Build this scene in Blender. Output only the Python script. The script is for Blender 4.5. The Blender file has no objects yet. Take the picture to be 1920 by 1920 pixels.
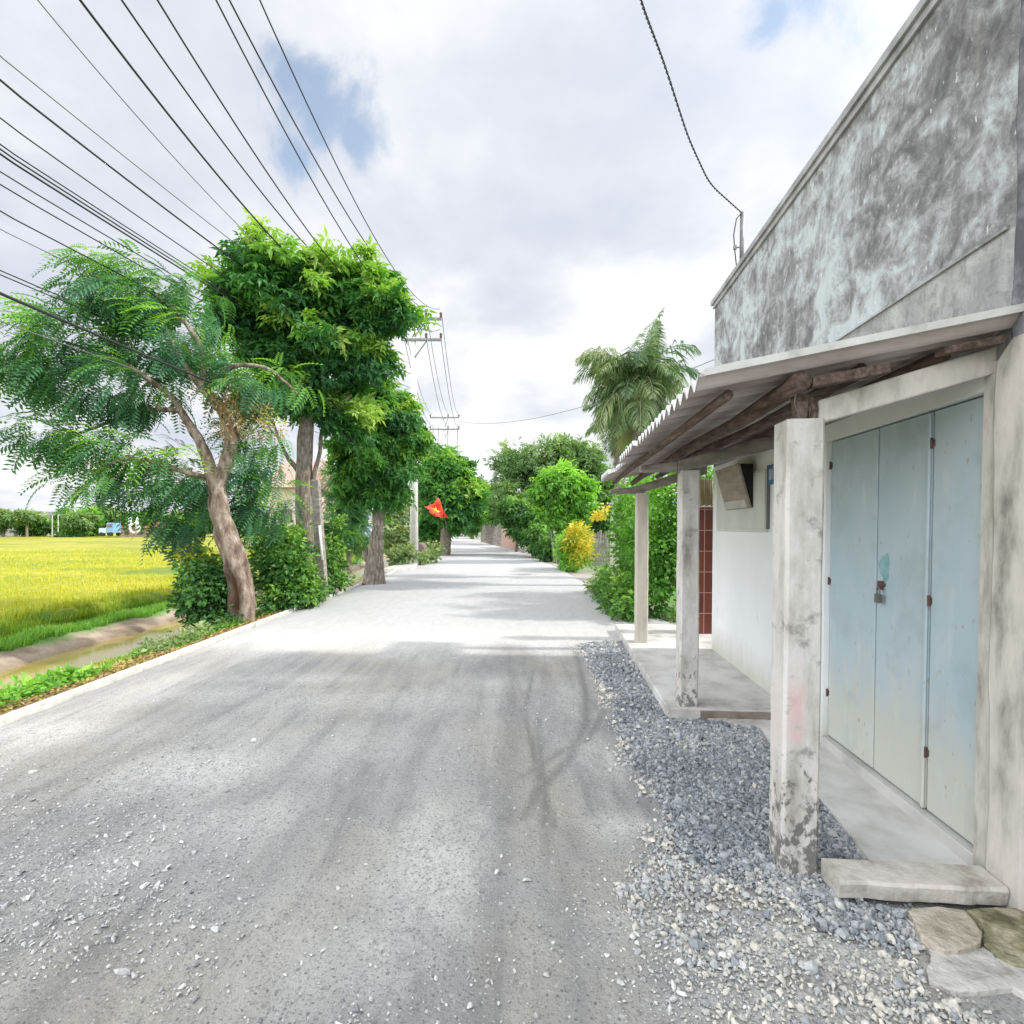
import bpy, math, random
import numpy as np
from mathutils import Vector

# ------------------------------------------------------------------ camera, sky, sun, exposure
sc = bpy.context.scene
CAMZ, FPX, PITCH, HY = 1.65, 1000.0, math.radians(1.5), 1014.0
cam_d = bpy.data.cameras.new("camera"); cam = bpy.data.objects.new("camera", cam_d)
sc.collection.objects.link(cam); sc.camera = cam
cam.location = (0, 0, CAMZ); cam.rotation_euler = (math.radians(90) - PITCH, 0, 0)
cam_d.sensor_width = 36; cam_d.sensor_height = 36; cam_d.lens = 36 * FPX / 1920.0
cam_d.shift_y = (HY - 960) / 1920.0; cam_d.clip_start = 0.05; cam_d.clip_end = 3000
sc.render.resolution_x = 1024; sc.render.resolution_y = 1024
sc.view_settings.view_transform = 'Standard'; sc.view_settings.look = 'None'
sc.view_settings.exposure = 0.80; sc.view_settings.gamma = 1.0

SUN_EL, SUN_DIR = math.radians(38), Vector((1.0, -0.05, 0)).normalized()     # where the sun stands
sun_vec = Vector((SUN_DIR.x * math.cos(SUN_EL), SUN_DIR.y * math.cos(SUN_EL), math.sin(SUN_EL)))
sun_d = bpy.data.lights.new("sun", 'SUN'); sun = bpy.data.objects.new("sun", sun_d)
sc.collection.objects.link(sun); sun_d.energy = 2.4; sun_d.angle = math.radians(2.5)
sun_d.color = (1.0, 0.965, 0.91); sun.rotation_euler = (-sun_vec).to_track_quat('-Z', 'Y').to_euler()
sun.location = (30, 0, 40)

def ray(px, py):
    u = (px - 960) / FPX; v = -(py - HY) / FPX
    cp, sp = math.cos(PITCH), math.sin(PITCH)
    return np.array([u, cp + v * sp, -sp + v * cp])
def P(px, py, Y):
    d = ray(px, py); return np.array([0, 0, CAMZ]) + d * (Y / d[1])
def G(px, py, z=0.0):
    d = ray(px, py); return np.array([0, 0, CAMZ]) + d * ((z - CAMZ) / d[2])

world = bpy.data.worlds.new("World"); sc.world = world; world.use_nodes = True
wt = world.node_tree; wt.nodes.clear()
def wn(t, **kw):
    n = wt.nodes.new(t)
    for k, v in kw.items(): setattr(n, k, v)
    return n
def wl(a, b): wt.links.new(a, b)
def wmath(op, a, b=None, clamp=False):
    n = wn('ShaderNodeMath', operation=op, use_clamp=clamp)
    for i, x in enumerate((a, b)):
        if x is None: continue
        if isinstance(x, (int, float)): n.inputs[i].default_value = x
        else: wl(x, n.inputs[i])
    return n.outputs[0]
w_out = wn('ShaderNodeOutputWorld'); w_bg = wn('ShaderNodeBackground'); wl(w_bg.outputs[0], w_out.inputs[0])
w_bg.inputs[1].default_value = 0.1
sky = wn('ShaderNodeTexSky', sky_type='NISHITA', sun_disc=False, sun_elevation=SUN_EL)
sky.sun_rotation = math.atan2(SUN_DIR.x, SUN_DIR.y); sky.air_density = 1.0; sky.dust_density = 0.6
w_tc = wn('ShaderNodeTexCoord'); w_sep = wn('ShaderNodeSeparateXYZ'); wl(w_tc.outputs['Generated'], w_sep.inputs[0])
zc = wmath('ADD', wmath('MAXIMUM', w_sep.outputs[2], 0.0), 0.22)
cx_ = wmath('DIVIDE', w_sep.outputs[0], zc); cy_ = wmath('DIVIDE', w_sep.outputs[1], zc)
w_cmb = wn('ShaderNodeCombineXYZ'); wl(cx_, w_cmb.inputs[0]); wl(cy_, w_cmb.inputs[1])
def wnoise(scale, detail, rough, dist=0.0, w=0.0, vec=None):
    n = wn('ShaderNodeTexNoise', noise_dimensions='4D'); n.inputs['Scale'].default_value = scale
    n.inputs['Detail'].default_value = detail; n.inputs['Roughness'].default_value = rough
    n.inputs['Distortion'].default_value = dist; n.inputs['W'].default_value = w
    wl(vec if vec is not None else w_cmb.outputs[0], n.inputs['Vector']); return n.outputs['Fac']
n_big = wnoise(1.1, 9, 0.52, 0.15, 3.1)
n_puff = wnoise(1.9, 10, 0.55, 0.1, 7.7)
n_edge = wnoise(7.0, 9, 0.62, 0.5, 1.3, w_tc.outputs['Generated'])
def blue_patch(px, py, r):
    d = ray(px, py); d = d / np.linalg.norm(d)
    v = wn('ShaderNodeVectorMath', operation='DISTANCE'); wl(w_tc.outputs['Generated'], v.inputs[0])
    v.inputs[1].default_value = tuple(d)
    e = wmath('ADD', wmath('DIVIDE', v.outputs['Value'], r), wmath('MULTIPLY', wmath('SUBTRACT', n_edge, 0.5), 7.5))
    mr = wn('ShaderNodeMapRange', interpolation_type='SMOOTHSTEP'); wl(e, mr.inputs[0])
    mr.inputs[1].default_value = 0.1; mr.inputs[2].default_value = 1.9
    mr.inputs[3].default_value = 1.0; mr.inputs[4].default_value = 0.0
    return mr.outputs[0]
pt = None
for q in ((605, 205, .038), (668, 262, .028), (548, 300, .024), (1520, 5, .042), (1455, 40, .03), (540, 140, .022)):
    b = blue_patch(*q); pt = b if pt is None else wmath('MAXIMUM', pt, b)
w_ramp = wn('ShaderNodeValToRGB'); wl(wmath('ADD', wmath('MULTIPLY', n_big, 0.45), wmath('MULTIPLY', n_puff, 0.55)), w_ramp.inputs[0])
el = w_ramp.color_ramp.elements
el[0].position = 0.41; el[0].color = (4.1, 4.35, 4.95, 1); el[1].position = 0.555; el[1].color = (5.95, 6.0, 6.1, 1)
e = el.new(0.465); e.color = (4.6, 4.78, 5.25, 1); e = el.new(0.505); e.color = (5.15, 5.32, 5.62, 1)
# clouds brighten round the sun's place
w_dot = wn('ShaderNodeVectorMath', operation='DOT_PRODUCT'); wl(w_tc.outputs['Generated'], w_dot.inputs[0]); w_dot.inputs[1].default_value = sun_vec
glow = wmath('POWER', wmath('MAXIMUM', w_dot.outputs['Value'], 0.0), 5.0)
# added fill light: unseen sky behind and left of the viewer made brighter
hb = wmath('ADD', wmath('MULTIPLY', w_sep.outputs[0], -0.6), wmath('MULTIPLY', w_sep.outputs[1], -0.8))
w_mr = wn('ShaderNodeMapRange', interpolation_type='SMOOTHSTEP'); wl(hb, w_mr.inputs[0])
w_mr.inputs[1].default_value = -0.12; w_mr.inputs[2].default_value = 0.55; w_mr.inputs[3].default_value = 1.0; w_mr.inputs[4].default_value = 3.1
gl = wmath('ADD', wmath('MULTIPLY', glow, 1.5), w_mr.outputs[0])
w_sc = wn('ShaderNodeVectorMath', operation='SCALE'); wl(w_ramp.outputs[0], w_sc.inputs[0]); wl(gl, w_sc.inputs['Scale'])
w_sk = wn('ShaderNodeVectorMath', operation='MULTIPLY'); wl(sky.outputs[0], w_sk.inputs[0]); w_sk.inputs[1].default_value = (1.9, 1.75, 1.5)
w_mix = wn('ShaderNodeMix', data_type='RGBA'); wl(wmath('MULTIPLY', pt, 0.78), w_mix.inputs['Factor'])
wl(w_sc.outputs[0], w_mix.inputs['A']); wl(w_sk.outputs[0], w_mix.inputs['B'])
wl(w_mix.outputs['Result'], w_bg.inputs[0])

# ------------------------------------------------------------------ helpers
COL = sc.collection
def tag(o, label=None, cat=None, group=None, kind=None):
    if label: o['label'] = label
    if cat: o['category'] = cat
    if group: o['group'] = group
    if kind: o['kind'] = kind
    return o
def empty(name, loc, label, cat, group=None):
    o = bpy.data.objects.new(name, None); COL.objects.link(o); o.location = [float(c) for c in loc]
    o.empty_display_size = 0.2
    return tag(o, label, cat, group)
def raw_mesh(name, V, loops, starts, mat, parent=None, smooth=False, attrs=None):
    me = bpy.data.meshes.new(name)
    V = np.asarray(V, dtype=np.float32); loops = np.asarray(loops, dtype=np.int32); starts = np.asarray(starts, dtype=np.int32)
    me.vertices.add(len(V)); me.vertices.foreach_set('co', V.ravel())
    me.loops.add(len(loops)); me.loops.foreach_set('vertex_index', loops)
    me.polygons.add(len(starts)); me.polygons.foreach_set('loop_start', starts)
    me.polygons.foreach_set('use_smooth', np.full(len(starts), smooth))
    if attrs:
        for k, a in attrs.items():
            a = np.asarray(a, dtype=np.float32)
            if a.ndim == 1:
                at = me.attributes.new(k, 'FLOAT', 'POINT'); at.data.foreach_set('value', a)
            else:
                at = me.attributes.new(k, 'FLOAT_COLOR', 'POINT')
                if a.shape[1] == 3: a = np.hstack([a, np.ones((len(a), 1), np.float32)])
                at.data.foreach_set('color', a.ravel())
    me.update(calc_edges=True); me.validate()
    if mat: me.materials.append(mat)
    o = bpy.data.objects.new(name, me); COL.objects.link(o)
    if parent:
        o.parent = parent; o.matrix_parent_inverse.identity()
        off = parent.location
        me.transform(__import__('mathutils').Matrix.Translation(-off))
    return o
class MB:
    def __init__(s): s.v = []; s.f = []
    def add(s, vs, fs):
        b = len(s.v); s.v += [tuple(float(c) for c in v) for v in vs]; s.f += [tuple(i + b for i in f) for f in fs]; return s
    def hexa(s, c8):   # 4 bottom, 4 top, counter-clockwise
        return s.add(c8, [(3, 2, 1, 0), (4, 5, 6, 7), (0, 1, 5, 4), (1, 2, 6, 5), (2, 3, 7, 6), (3, 0, 4, 7)])
    def box(s, x0, x1, y0, y1, z0, z1, fn=None):
        c = [(x0, y0, z0), (x1, y0, z0), (x1, y1, z0), (x0, y1, z0), (x0, y0, z1), (x1, y0, z1), (x1, y1, z1), (x0, y1, z1)]
        if fn: c = [fn(*p) for p in c]
        return s.hexa(c)
    def grid(s, A, close_u=False):
        n, m = len(A), len(A[0]); b = len(s.v)
        for r in A: s.v += [tuple(float(c) for c in p) for p in r]
        for i in range(n - 1):
            for j in range(m if close_u else m - 1):
                s.f.append((b + i * m + j, b + i * m + (j + 1) % m, b + (i + 1) * m + (j + 1) % m, b + (i + 1) * m + j))
        return s
    def tube(s, pts, rad, seg=8, caps=True):
        pts = [np.array(p, float) for p in pts]; n = len(pts)
        if not hasattr(rad, '__len__'): rad = [rad] * n
        up = np.array([0.13, 0.21, 1.0]); rings = []; prev = None
        for i in range(n):
            t = pts[min(i + 1, n - 1)] - pts[max(i - 1, 0)]; t = t / (np.linalg.norm(t) + 1e-9)
            if prev is None:
                a = np.cross(t, up)
                if np.linalg.norm(a) < .1: a = np.cross(t, [1, 0, 0])
            else: a = prev - t * np.dot(prev, t)
            a = a / (np.linalg.norm(a) + 1e-9); prev = a; bb = np.cross(t, a)
            rings.append([pts[i] + rad[i] * (math.cos(q) * a + math.sin(q) * bb) for q in [2 * math.pi * k / seg for k in range(seg)]])
        b = len(s.v); s.grid(rings, True)
        if caps:
            s.f.append(tuple(b + k for k in reversed(range(seg)))); s.f.append(tuple(b + (n - 1) * seg + k for k in range(seg)))
        return s
    def build(s, name, mat, parent=None, smooth=False, bevel=0, sub=0, attrs=None):
        loops = [i for f in s.f for i in f]; st = np.cumsum([0] + [len(f) for f in s.f[:-1]])
        o = raw_mesh(name, s.v, loops, st, mat, parent, smooth, attrs)
        if bevel:
            m = o.modifiers.new('bevel', 'BEVEL'); m.width = bevel; m.segments = 2; m.limit_method = 'ANGLE'
        return o
# numpy value noise
def _h(ix, iy, iz, seed):
    n = (ix * 374761393 + iy * 668265263 + iz * 2147483647 + seed * 1274126177) & 0xffffffff
    n = ((n ^ (n >> 13)) * 1274126177) & 0xffffffff
    n = (n ^ (n >> 16)) & 0xffffffff
    return n.astype(np.float64) / 4294967295.0
def vnoise(x, y, z=None, seed=0):
    x = np.asarray(x, float); y = np.asarray(y, float); z = np.zeros_like(x) if z is None else np.asarray(z, float)
    xi, yi, zi = [np.floor(a).astype(np.int64) for a in (x, y, z)]
    fx, fy, fz = x - xi, y - yi, z - zi
    fx, fy, fz = [a * a * (3 - 2 * a) for a in (fx, fy, fz)]
    r = 0
    for dx in (0, 1):
        for dy in (0, 1):
            for dz in (0, 1):
                w = (fx if dx else 1 - fx) * (fy if dy else 1 - fy) * (fz if dz else 1 - fz)
                r = r + w * _h(xi + dx, yi + dy, zi + dz, seed)
    return r
def fbm(x, y, z=None, oct=4, seed=0, rough=.5):
    a, s, t = 1.0, 0.0, 0.0
    for o in range(oct):
        k = 2 ** o
        s = s + a * vnoise(np.asarray(x) * k, np.asarray(y) * k, None if z is None else np.asarray(z) * k, seed + o * 17); t += a; a *= rough
    return s / t

# ------------------------------------------------------------------ materials
def new_mat(name):
    m = bpy.data.materials.new(name); m.use_nodes = True; nt = m.node_tree; nt.nodes.clear()
    out = nt.nodes.new('ShaderNodeOutputMaterial'); b = nt.nodes.new('ShaderNodeBsdfPrincipled')
    nt.links.new(b.outputs[0], out.inputs[0]); return m, nt, b, out
def nnoise(nt, scale, detail=6, rough=.55, vec=None, stretch=None, dist=0):
    n = nt.nodes.new('ShaderNodeTexNoise'); n.inputs['Scale'].default_value = scale; n.inputs['Detail'].default_value = detail
    n.inputs['Roughness'].default_value = rough; n.inputs['Distortion'].default_value = dist
    g = nt.nodes.new('ShaderNodeNewGeometry').outputs['Position'] if vec is None else vec
    if stretch:
        mp = nt.nodes.new('ShaderNodeMapping'); mp.inputs['Scale'].default_value = stretch; nt.links.new(g, mp.inputs[0]); g = mp.outputs[0]
    nt.links.new(g, n.inputs['Vector']); return n.outputs['Fac']
def nramp(nt, fac, stops):
    r = nt.nodes.new('ShaderNodeValToRGB'); nt.links.new(fac, r.inputs[0]); e = r.color_ramp.elements
    while len(e) < len(stops): e.new(0.5)
    for i, (p, c) in enumerate(stops):
        e[i].position = p; e[i].color = (c, c, c, 1) if isinstance(c, (int, float)) else tuple(c) + (1,)
    return r.outputs[0]
def nmix(nt, f, a, b, mode='MIX'):
    n = nt.nodes.new('ShaderNodeMix'); n.data_type = 'RGBA'; n.blend_type = mode
    for sk, x in (('Factor', f), ('A', a), ('B', b)):
        i = n.inputs[sk] if sk == 'Factor' else [q for q in n.inputs if q.name == sk and q.type == 'RGBA'][0]
        if isinstance(x, (int, float)): i.default_value = x if sk == 'Factor' else (x, x, x, 1)
        elif isinstance(x, tuple): i.default_value = x + (1,)
        else: nt.links.new(x, i)
    return [o for o in n.outputs if o.type == 'RGBA'][0]
def nmath(nt, op, a, b=0.0, clamp=False):
    n = nt.nodes.new('ShaderNodeMath'); n.operation = op; n.use_clamp = clamp
    for i, x in enumerate((a, b)):
        if isinstance(x, (int, float)): n.inputs[i].default_value = x
        else: nt.links.new(x, n.inputs[i])
    return n.outputs[0]
def nbump(nt, b, h, strength=.4, dist=.01):
    n = nt.nodes.new('ShaderNodeBump'); n.inputs['Strength'].default_value = strength; n.inputs['Distance'].default_value = dist
    nt.links.new(h, n.inputs['Height']); nt.links.new(n.outputs[0], b.inputs['Normal'])
def attr(nt, name, out='Fac'):
    n = nt.nodes.new('ShaderNodeAttribute'); n.attribute_name = name; return n.outputs[out]
def M(name, stops, scale=6, detail=6, rough=.85, bump=.3, bdist=.01, stretch=None, metal=0, bscale=None, dist=0, rgh=.6):
    m, nt, b, out = new_mat(name)
    f = nnoise(nt, scale, detail, rgh, stretch=stretch, dist=dist)
    c = nramp(nt, f, stops); nt.links.new(c, b.inputs['Base Color'])
    b.inputs['Roughness'].default_value = rough; b.inputs['Metallic'].default_value = metal
    b.inputs['Specular IOR Level'].default_value = .3
    if bump: nbump(nt, b, nnoise(nt, bscale or scale * 5, 5, .6, stretch=stretch), bump, bdist)
    return m
def leaf_mat(name, stops, trans=.35, rough=.45):
    m, nt, b, out = new_mat(name)
    t = attr(nt, 'tint'); c = nramp(nt, t, stops); nt.links.new(c, b.inputs['Base Color'])
    b.inputs['Roughness'].default_value = rough; b.inputs['Specular IOR Level'].default_value = .35
    tr = nt.nodes.new('ShaderNodeBsdfTranslucent')
    c2 = nmix(nt, 1.0, c, (1.3, 1.35, .55), 'MULTIPLY'); nt.links.new(c2, tr.inputs[0])
    mx = nt.nodes.new('ShaderNodeMixShader'); mx.inputs[0].default_value = trans
    nt.links.new(b.outputs[0], mx.inputs[1]); nt.links.new(tr.outputs[0], mx.inputs[2]); nt.links.new(mx.outputs[0], out.inputs[0])
    return m
MT = {}
MT['post'] = M('weathered_concrete', [(0.28, (.17, .16, .14)), (.38, (.36, .34, .30)), (.5, (.52, .49, .44)), (.62, (.60, .56, .51)), (.75, (.50, .42, .37))], 5, 8, .9, .5, .006, stretch=(1.6, 1.6, .55))
MT['concrete'] = M('pale_concrete', [(.3, (.36, .35, .33)), (.5, (.50, .49, .46)), (.7, (.58, .57, .54))], 3, 8, .9, .4, .004)
MT['slab'] = M('floor_screed', [(.33, (.36, .34, .31)), (.44, (.50, .485, .46)), (.56, (.60, .59, .57)), (.7, (.66, .65, .63))], 2.6, 10, .88, .2, .003)
MT['kerb'] = M('kerb_concrete', [(.3, (.34, .33, .30)), (.45, (.50, .49, .46)), (.7, (.62, .61, .58))], 7, 8, .9, .4, .004)
MT['beam'] = M('aged_beam', [(.3, (.13, .11, .095)), (.5, (.27, .24, .21)), (.7, (.40, .37, .33))], 6, 8, .9, .4, .005, stretch=(.6, 2, 2))
MT['wood'] = M('old_wood', [(.3, (.045, .032, .026)), (.5, (.11, .075, .06)), (.7, (.21, .155, .125))], 9, 8, .9, .5, .006, stretch=(4, .6, 4))
MT['sheet'] = M('fibre_cement_sheet', [(.28, (.26, .205, .185)), (.5, (.44, .38, .355)), (.72, (.60, .55, .53))], 2.5, 8, .9, .25, .004, stretch=(.5, 2.2, 1))
MT['bark'] = M('bark', [(.3, (.085, .068, .052)), (.5, (.22, .185, .15)), (.68, (.37, .33, .28))], 7, 9, .95, .9, .03, stretch=(2.2, 2.2, .8), bscale=16)
MT['bark_red'] = M('gnarled_bark', [(.32, (.07, .048, .036)), (.45, (.17, .125, .095)), (.57, (.29, .23, .18)), (.70, (.42, .38, .32))], 5, 9, .95, .9, .04, stretch=(2.0, 2.0, .7), bscale=14)
MT['wire'] = M('black_cable', [(0, .02), (1, .035)], 4, 1, .6, 0)
MT['wire_grey'] = M('grey_cable', [(0, .12), (1, .16)], 4, 1, .6, 0)
MT['steel'] = M('dull_steel', [(.3, .12), (.7, .26)], 8, 4, .5, .1, .002, metal=.6)
MT['rust'] = M('rusty_iron', [(.3, (.05, .03, .025)), (.6, (.15, .085, .07))], 30, 5, .8, .3, .002)
MT['mud'] = M('wet_mud', [(.3, (.22, .16, .11)), (.7, (.42, .33, .25))], 3, 8, .6, .4, .01)
MT['white'] = M('white_paint', [(.3, .62), (.7, .78)], 3, 6, .7, .1, .002)
MT['poleconc'] = M('pole_concrete', [(.3, (.55, .54, .50)), (.7, (.72, .71, .68))], 4, 6, .85, .2, .003)
MT['brick'] = None

def wall_material():
    m, nt, b, out = new_mat('mouldy_plaster')
    big = nnoise(nt, .9, 4, .5); mid = nnoise(nt, 4.0, 9, .70, stretch=(1, .9, 1.15), dist=.7)
    fine = nnoise(nt, 15, 8, .7, stretch=(1, 1.1, .7), dist=.5)
    s = nmath(nt, 'ADD', nmath(nt, 'MULTIPLY', mid, .62), nmath(nt, 'MULTIPLY', fine, .34))
    s = nmath(nt, 'ADD', s, nmath(nt, 'MULTIPLY', nmath(nt, 'SUBTRACT', big, .5), .38))
    c = nramp(nt, s, [(.30, (.54, .60, .62)), (.40, (.50, .55, .575)), (.44, (.42, .44, .465)), (.485, (.33, .335, .345)), (.545, (.215, .212, .22)), (.64, (.12, .118, .125))])
    # brown run-off marks and white lime flecks
    st = nnoise(nt, 2.2, 5, .6, stretch=(3, 3, .25)); c = nmix(nt, nramp(nt, st, [(.62, 0.0), (.74, .3)]), c, (.40, .37, .33))
    fl = nnoise(nt, 26, 3, .6, stretch=(1, 1, .5)); c = nmix(nt, nramp(nt, fl, [(.66, 0.0), (.71, .8)]), c, (.66, .68, .67))
    dr_ = nnoise(nt, 3.2, 6, .65, stretch=(3.5, 3.5, .16)); gz_ = nt.nodes.new('ShaderNodeNewGeometry'); sz_ = nt.nodes.new('ShaderNodeSeparateXYZ'); nt.links.new(gz_.outputs['Position'], sz_.inputs[0])
    topf = nramp(nt, nmath(nt, 'DIVIDE', nmath(nt, 'SUBTRACT', sz_.outputs[2], 3.0), 1.5), [(0.2, .25), (1.0, 1.0)])
    c = nmix(nt, nmath(nt, 'MULTIPLY', topf, nramp(nt, dr_, [(.52, 0.0), (.66, .5)])), c, (.16, .16, .165))
    # smooth render below the ledge
    geo = nt.nodes.new('ShaderNodeNewGeometry'); sp = nt.nodes.new('ShaderNodeSeparateXYZ'); nt.links.new(geo.outputs['Position'], sp.inputs[0])
    lowf = nramp(nt, nmath(nt, 'DIVIDE', sp.outputs[2], 5.0), [(.590, 1.0), (.596, 0.0)])
    lo = nramp(nt, nmath(nt, 'ADD', nmath(nt, 'MULTIPLY', mid, .6), nmath(nt, 'MULTIPLY', st, .4)), [(.34, (.22, .225, .235)), (.46, (.33, .335, .34)), (.58, (.44, .45, .44)), (.68, (.52, .53, .51))])
    lo = nmix(nt, nramp(nt, fine, [(.50, 0.0), (.66, .6)]), lo, (.16, .155, .165))
    c = nmix(nt, lowf, c, lo)
    nt.links.new(c, b.inputs['Base Color']); b.inputs['Roughness'].default_value = .92; b.inputs['Specular IOR Level'].default_value = .2
    h = nmath(nt, 'ADD', nmath(nt, 'MULTIPLY', mid, .8), nmath(nt, 'MULTIPLY', fine, .5)); nbump(nt, b, h, .8, .03)
    return m
def white_wall_material():
    m, nt, b, out = new_mat('white_wash')
    a = nnoise(nt, 1.5, 6, .55); s = nnoise(nt, 5, 8, .6, stretch=(2, 2, .5))
    c = nramp(nt, a, [(.3, (.72, .735, .74)), (.7, (.80, .81, .815))])
    geo = nt.nodes.new('ShaderNodeNewGeometry'); sp = nt.nodes.new('ShaderNodeSeparateXYZ'); nt.links.new(geo.outputs['Position'], sp.inputs[0])
    low = nramp(nt, nmath(nt, 'ADD', sp.outputs[2], nmath(nt, 'MULTIPLY', s, .35)), [(.30, .75), (.62, 0.0)])
    c = nmix(nt, low, c, (.50, .49, .40)); c = nmix(nt, nramp(nt, s, [(.62, 0.0), (.74, .4)]), c, (.42, .44, .42))
    nt.links.new(c, b.inputs['Base Color']); b.inputs['Roughness'].default_value = .9; nbump(nt, b, s, .2, .004); return m
def door_material():
    m, nt, b, out = new_mat('pale_blue_paint')
    a = nnoise(nt, 1.6, 6, .55, stretch=(1, 1, .5)); s = nnoise(nt, 7, 8, .62, stretch=(1.5, 1.5, .35)); w = nnoise(nt, 30, 5, .6, stretch=(1, 1, .4))
    c = nramp(nt, a, [(.3, (.36, .46, .51)), (.5, (.41, .50, .545)), (.7, (.46, .53, .56))])
    geo = nt.nodes.new('ShaderNodeNewGeometry'); sp = nt.nodes.new('ShaderNodeSeparateXYZ'); nt.links.new(geo.outputs['Position'], sp.inputs[0])
    low = nramp(nt, nmath(nt, 'SUBTRACT', nmath(nt, 'MULTIPLY', sp.outputs[2], .5), nmath(nt, 'MULTIPLY', s, .45)), [(.0, .7), (.18, 0.0)])
    c = nmix(nt, low, c, (.55, .54, .44)); c = nmix(nt, nramp(nt, s, [(.56, 0.0), (.70, .55)]), c, (.56, .60, .59))
    c = nmix(nt, nramp(nt, w, [(.66, 0.0), (.70, .7)]), c, (.34, .25, .18))
    rr = nnoise(nt, 5, 6, .6, stretch=(2.5, 2.5, .22)); c = nmix(nt, nramp(nt, rr, [(.60, 0.0), (.72, .4)]), c, (.47, .38, .29)); gr_ = nnoise(nt, 2.3, 5, .6); c = nmix(nt, nramp(nt, gr_, [(.36, .35), (.48, 0.0)]), c, (.27, .33, .34))
    nt.links.new(c, b.inputs['Base Color']); b.inputs['Roughness'].default_value = .55; nbump(nt, b, s, .15, .003); return m
def nvor(nt, scale, feature='F1', stretch=None, rand=1.0):
    v = nt.nodes.new('ShaderNodeTexVoronoi'); v.inputs['Scale'].default_value = scale; v.feature = feature; v.inputs['Randomness'].default_value = rand
    g = nt.nodes.new('ShaderNodeNewGeometry').outputs['Position']
    nz = nt.nodes.new('ShaderNodeTexNoise'); nz.inputs['Scale'].default_value = scale * .8; nt.links.new(g, nz.inputs['Vector'])
    ad = nt.nodes.new('ShaderNodeVectorMath'); ad.operation = 'MULTIPLY_ADD'; nt.links.new(nz.outputs['Color'], ad.inputs[0]); ad.inputs[1].default_value = (.6 / scale,) * 3; nt.links.new(g, ad.inputs[2])
    nt.links.new(ad.outputs[0], v.inputs['Vector']); return v
def road_material():
    m, nt, b, out = new_mat('dusty_road')
    d = attr(nt, 'dust'); k = attr(nt, 'track'); far_ = attr(nt, 'lane'); cz = attr(nt, 'chipzone')
    n1 = nnoise(nt, 1.1, 7, .62, stretch=(1, .35, 1), dist=.3); n2 = nnoise(nt, 9, 7, .68, stretch=(1, .3, 1)); n3 = nnoise(nt, 70, 4, .7); n4 = nnoise(nt, 26, 6, .7)
    sk = nnoise(nt, 6, 5, .6, stretch=(1, .07, 1))
    f = nmath(nt, 'ADD', nmath(nt, 'MULTIPLY', n1, .66), nmath(nt, 'MULTIPLY', n2, .34))
    c = nramp(nt, f, [(.32, (.255, .252, .255)), (.44, (.325, .32, .315)), (.55, (.395, .387, .368)), (.66, (.46, .448, .42))])
    brn = nramp(nt, nnoise(nt, .75, 5, .6, stretch=(1, .6, 1)), [(.47, 0.0), (.60, .7)]); c = nmix(nt, brn, c, (.41, .385, .33))
    c = nmix(nt, nramp(nt, sk, [(.36, .45), (.48, 0.0)]), c, (.21, .207, .205)); c = nmix(nt, nramp(nt, sk, [(.56, 0.0), (.66, .35)]), c, (.44, .435, .42))
    lace = nramp(nt, nmath(nt, 'ADD', nmath(nt, 'MULTIPLY', n4, .6), nmath(nt, 'MULTIPLY', n3, .4)), [(.40, .25), (.52, 1.0)])
    d = nmix(nt, far_, nmath(nt, 'MULTIPLY', d, lace), d)
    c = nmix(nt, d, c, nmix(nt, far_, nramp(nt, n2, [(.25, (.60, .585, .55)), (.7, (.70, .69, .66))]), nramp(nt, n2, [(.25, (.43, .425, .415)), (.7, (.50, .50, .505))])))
    c = nmix(nt, k, c, (.175, .17, .165))
    # embedded aggregate: stones pressed into the surface, pale and dark
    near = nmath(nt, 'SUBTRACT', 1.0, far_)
    for sc_, thr, lo, hi, amt in ((55, .30, (.14, .145, .155), (.56, .555, .54), .75), (120, .34, (.13, .13, .14), (.50, .50, .49), .6), (24, .20, (.20, .20, .21), (.62, .61, .60), .8)):
        v = nvor(nt, sc_); col = nt.nodes.new('ShaderNodeSeparateXYZ'); nt.links.new(v.outputs['Color'], col.inputs[0])
        body = nramp(nt, v.outputs['Distance'], [(thr, 1.0), (thr + .06, 0.0)])
        pres = nmath(nt, 'LESS_THAN', col.outputs[0], nmath(nt, 'ADD', .10 if sc_ == 24 else .22, nmath(nt, 'MULTIPLY', cz, .30)))
        sc2 = nramp(nt, col.outputs[1], [(0.0, lo), (.35, lo), (.6, tuple((a + b_) / 2 for a, b_ in zip(lo, hi))), (1, hi)])
        fac = nmath(nt, 'MULTIPLY', nmath(nt, 'MULTIPLY', nmath(nt, 'MULTIPLY', body, pres), amt), near); c = nmix(nt, fac, c, sc2)
    c = nmix(nt, nmath(nt, 'MULTIPLY', nramp(nt, n3, [(.34, .6), (.46, 0.0)]), near), c, (.14, .14, .145))
    nt.links.new(c, b.inputs['Base Color']); b.inputs['Roughness'].default_value = .95; b.inputs['Specular IOR Level'].default_value = .15
    nbump(nt, b, nmath(nt, 'ADD', n3, nmath(nt, 'MULTIPLY', n4, 1.2)), .8, .012); return m
def ground_material():
    m, nt, b, out = new_mat('ground_soil')
    c = attr(nt, 'gcol', 'Color'); n = nnoise(nt, 6, 8, .65); n2 = nnoise(nt, 40, 5, .65)
    c = nmix(nt, 1.0, c, nramp(nt, nmath(nt, 'ADD', nmath(nt, 'MULTIPLY', n, .5), nmath(nt, 'MULTIPLY', n2, .5)), [(.3, .55), (.5, 1.0), (.7, 1.4)]), 'MULTIPLY')
    nt.links.new(c, b.inputs['Base Color']); b.inputs['Roughness'].default_value = .95; nbump(nt, b, n2, .6, .02); return m
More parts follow.
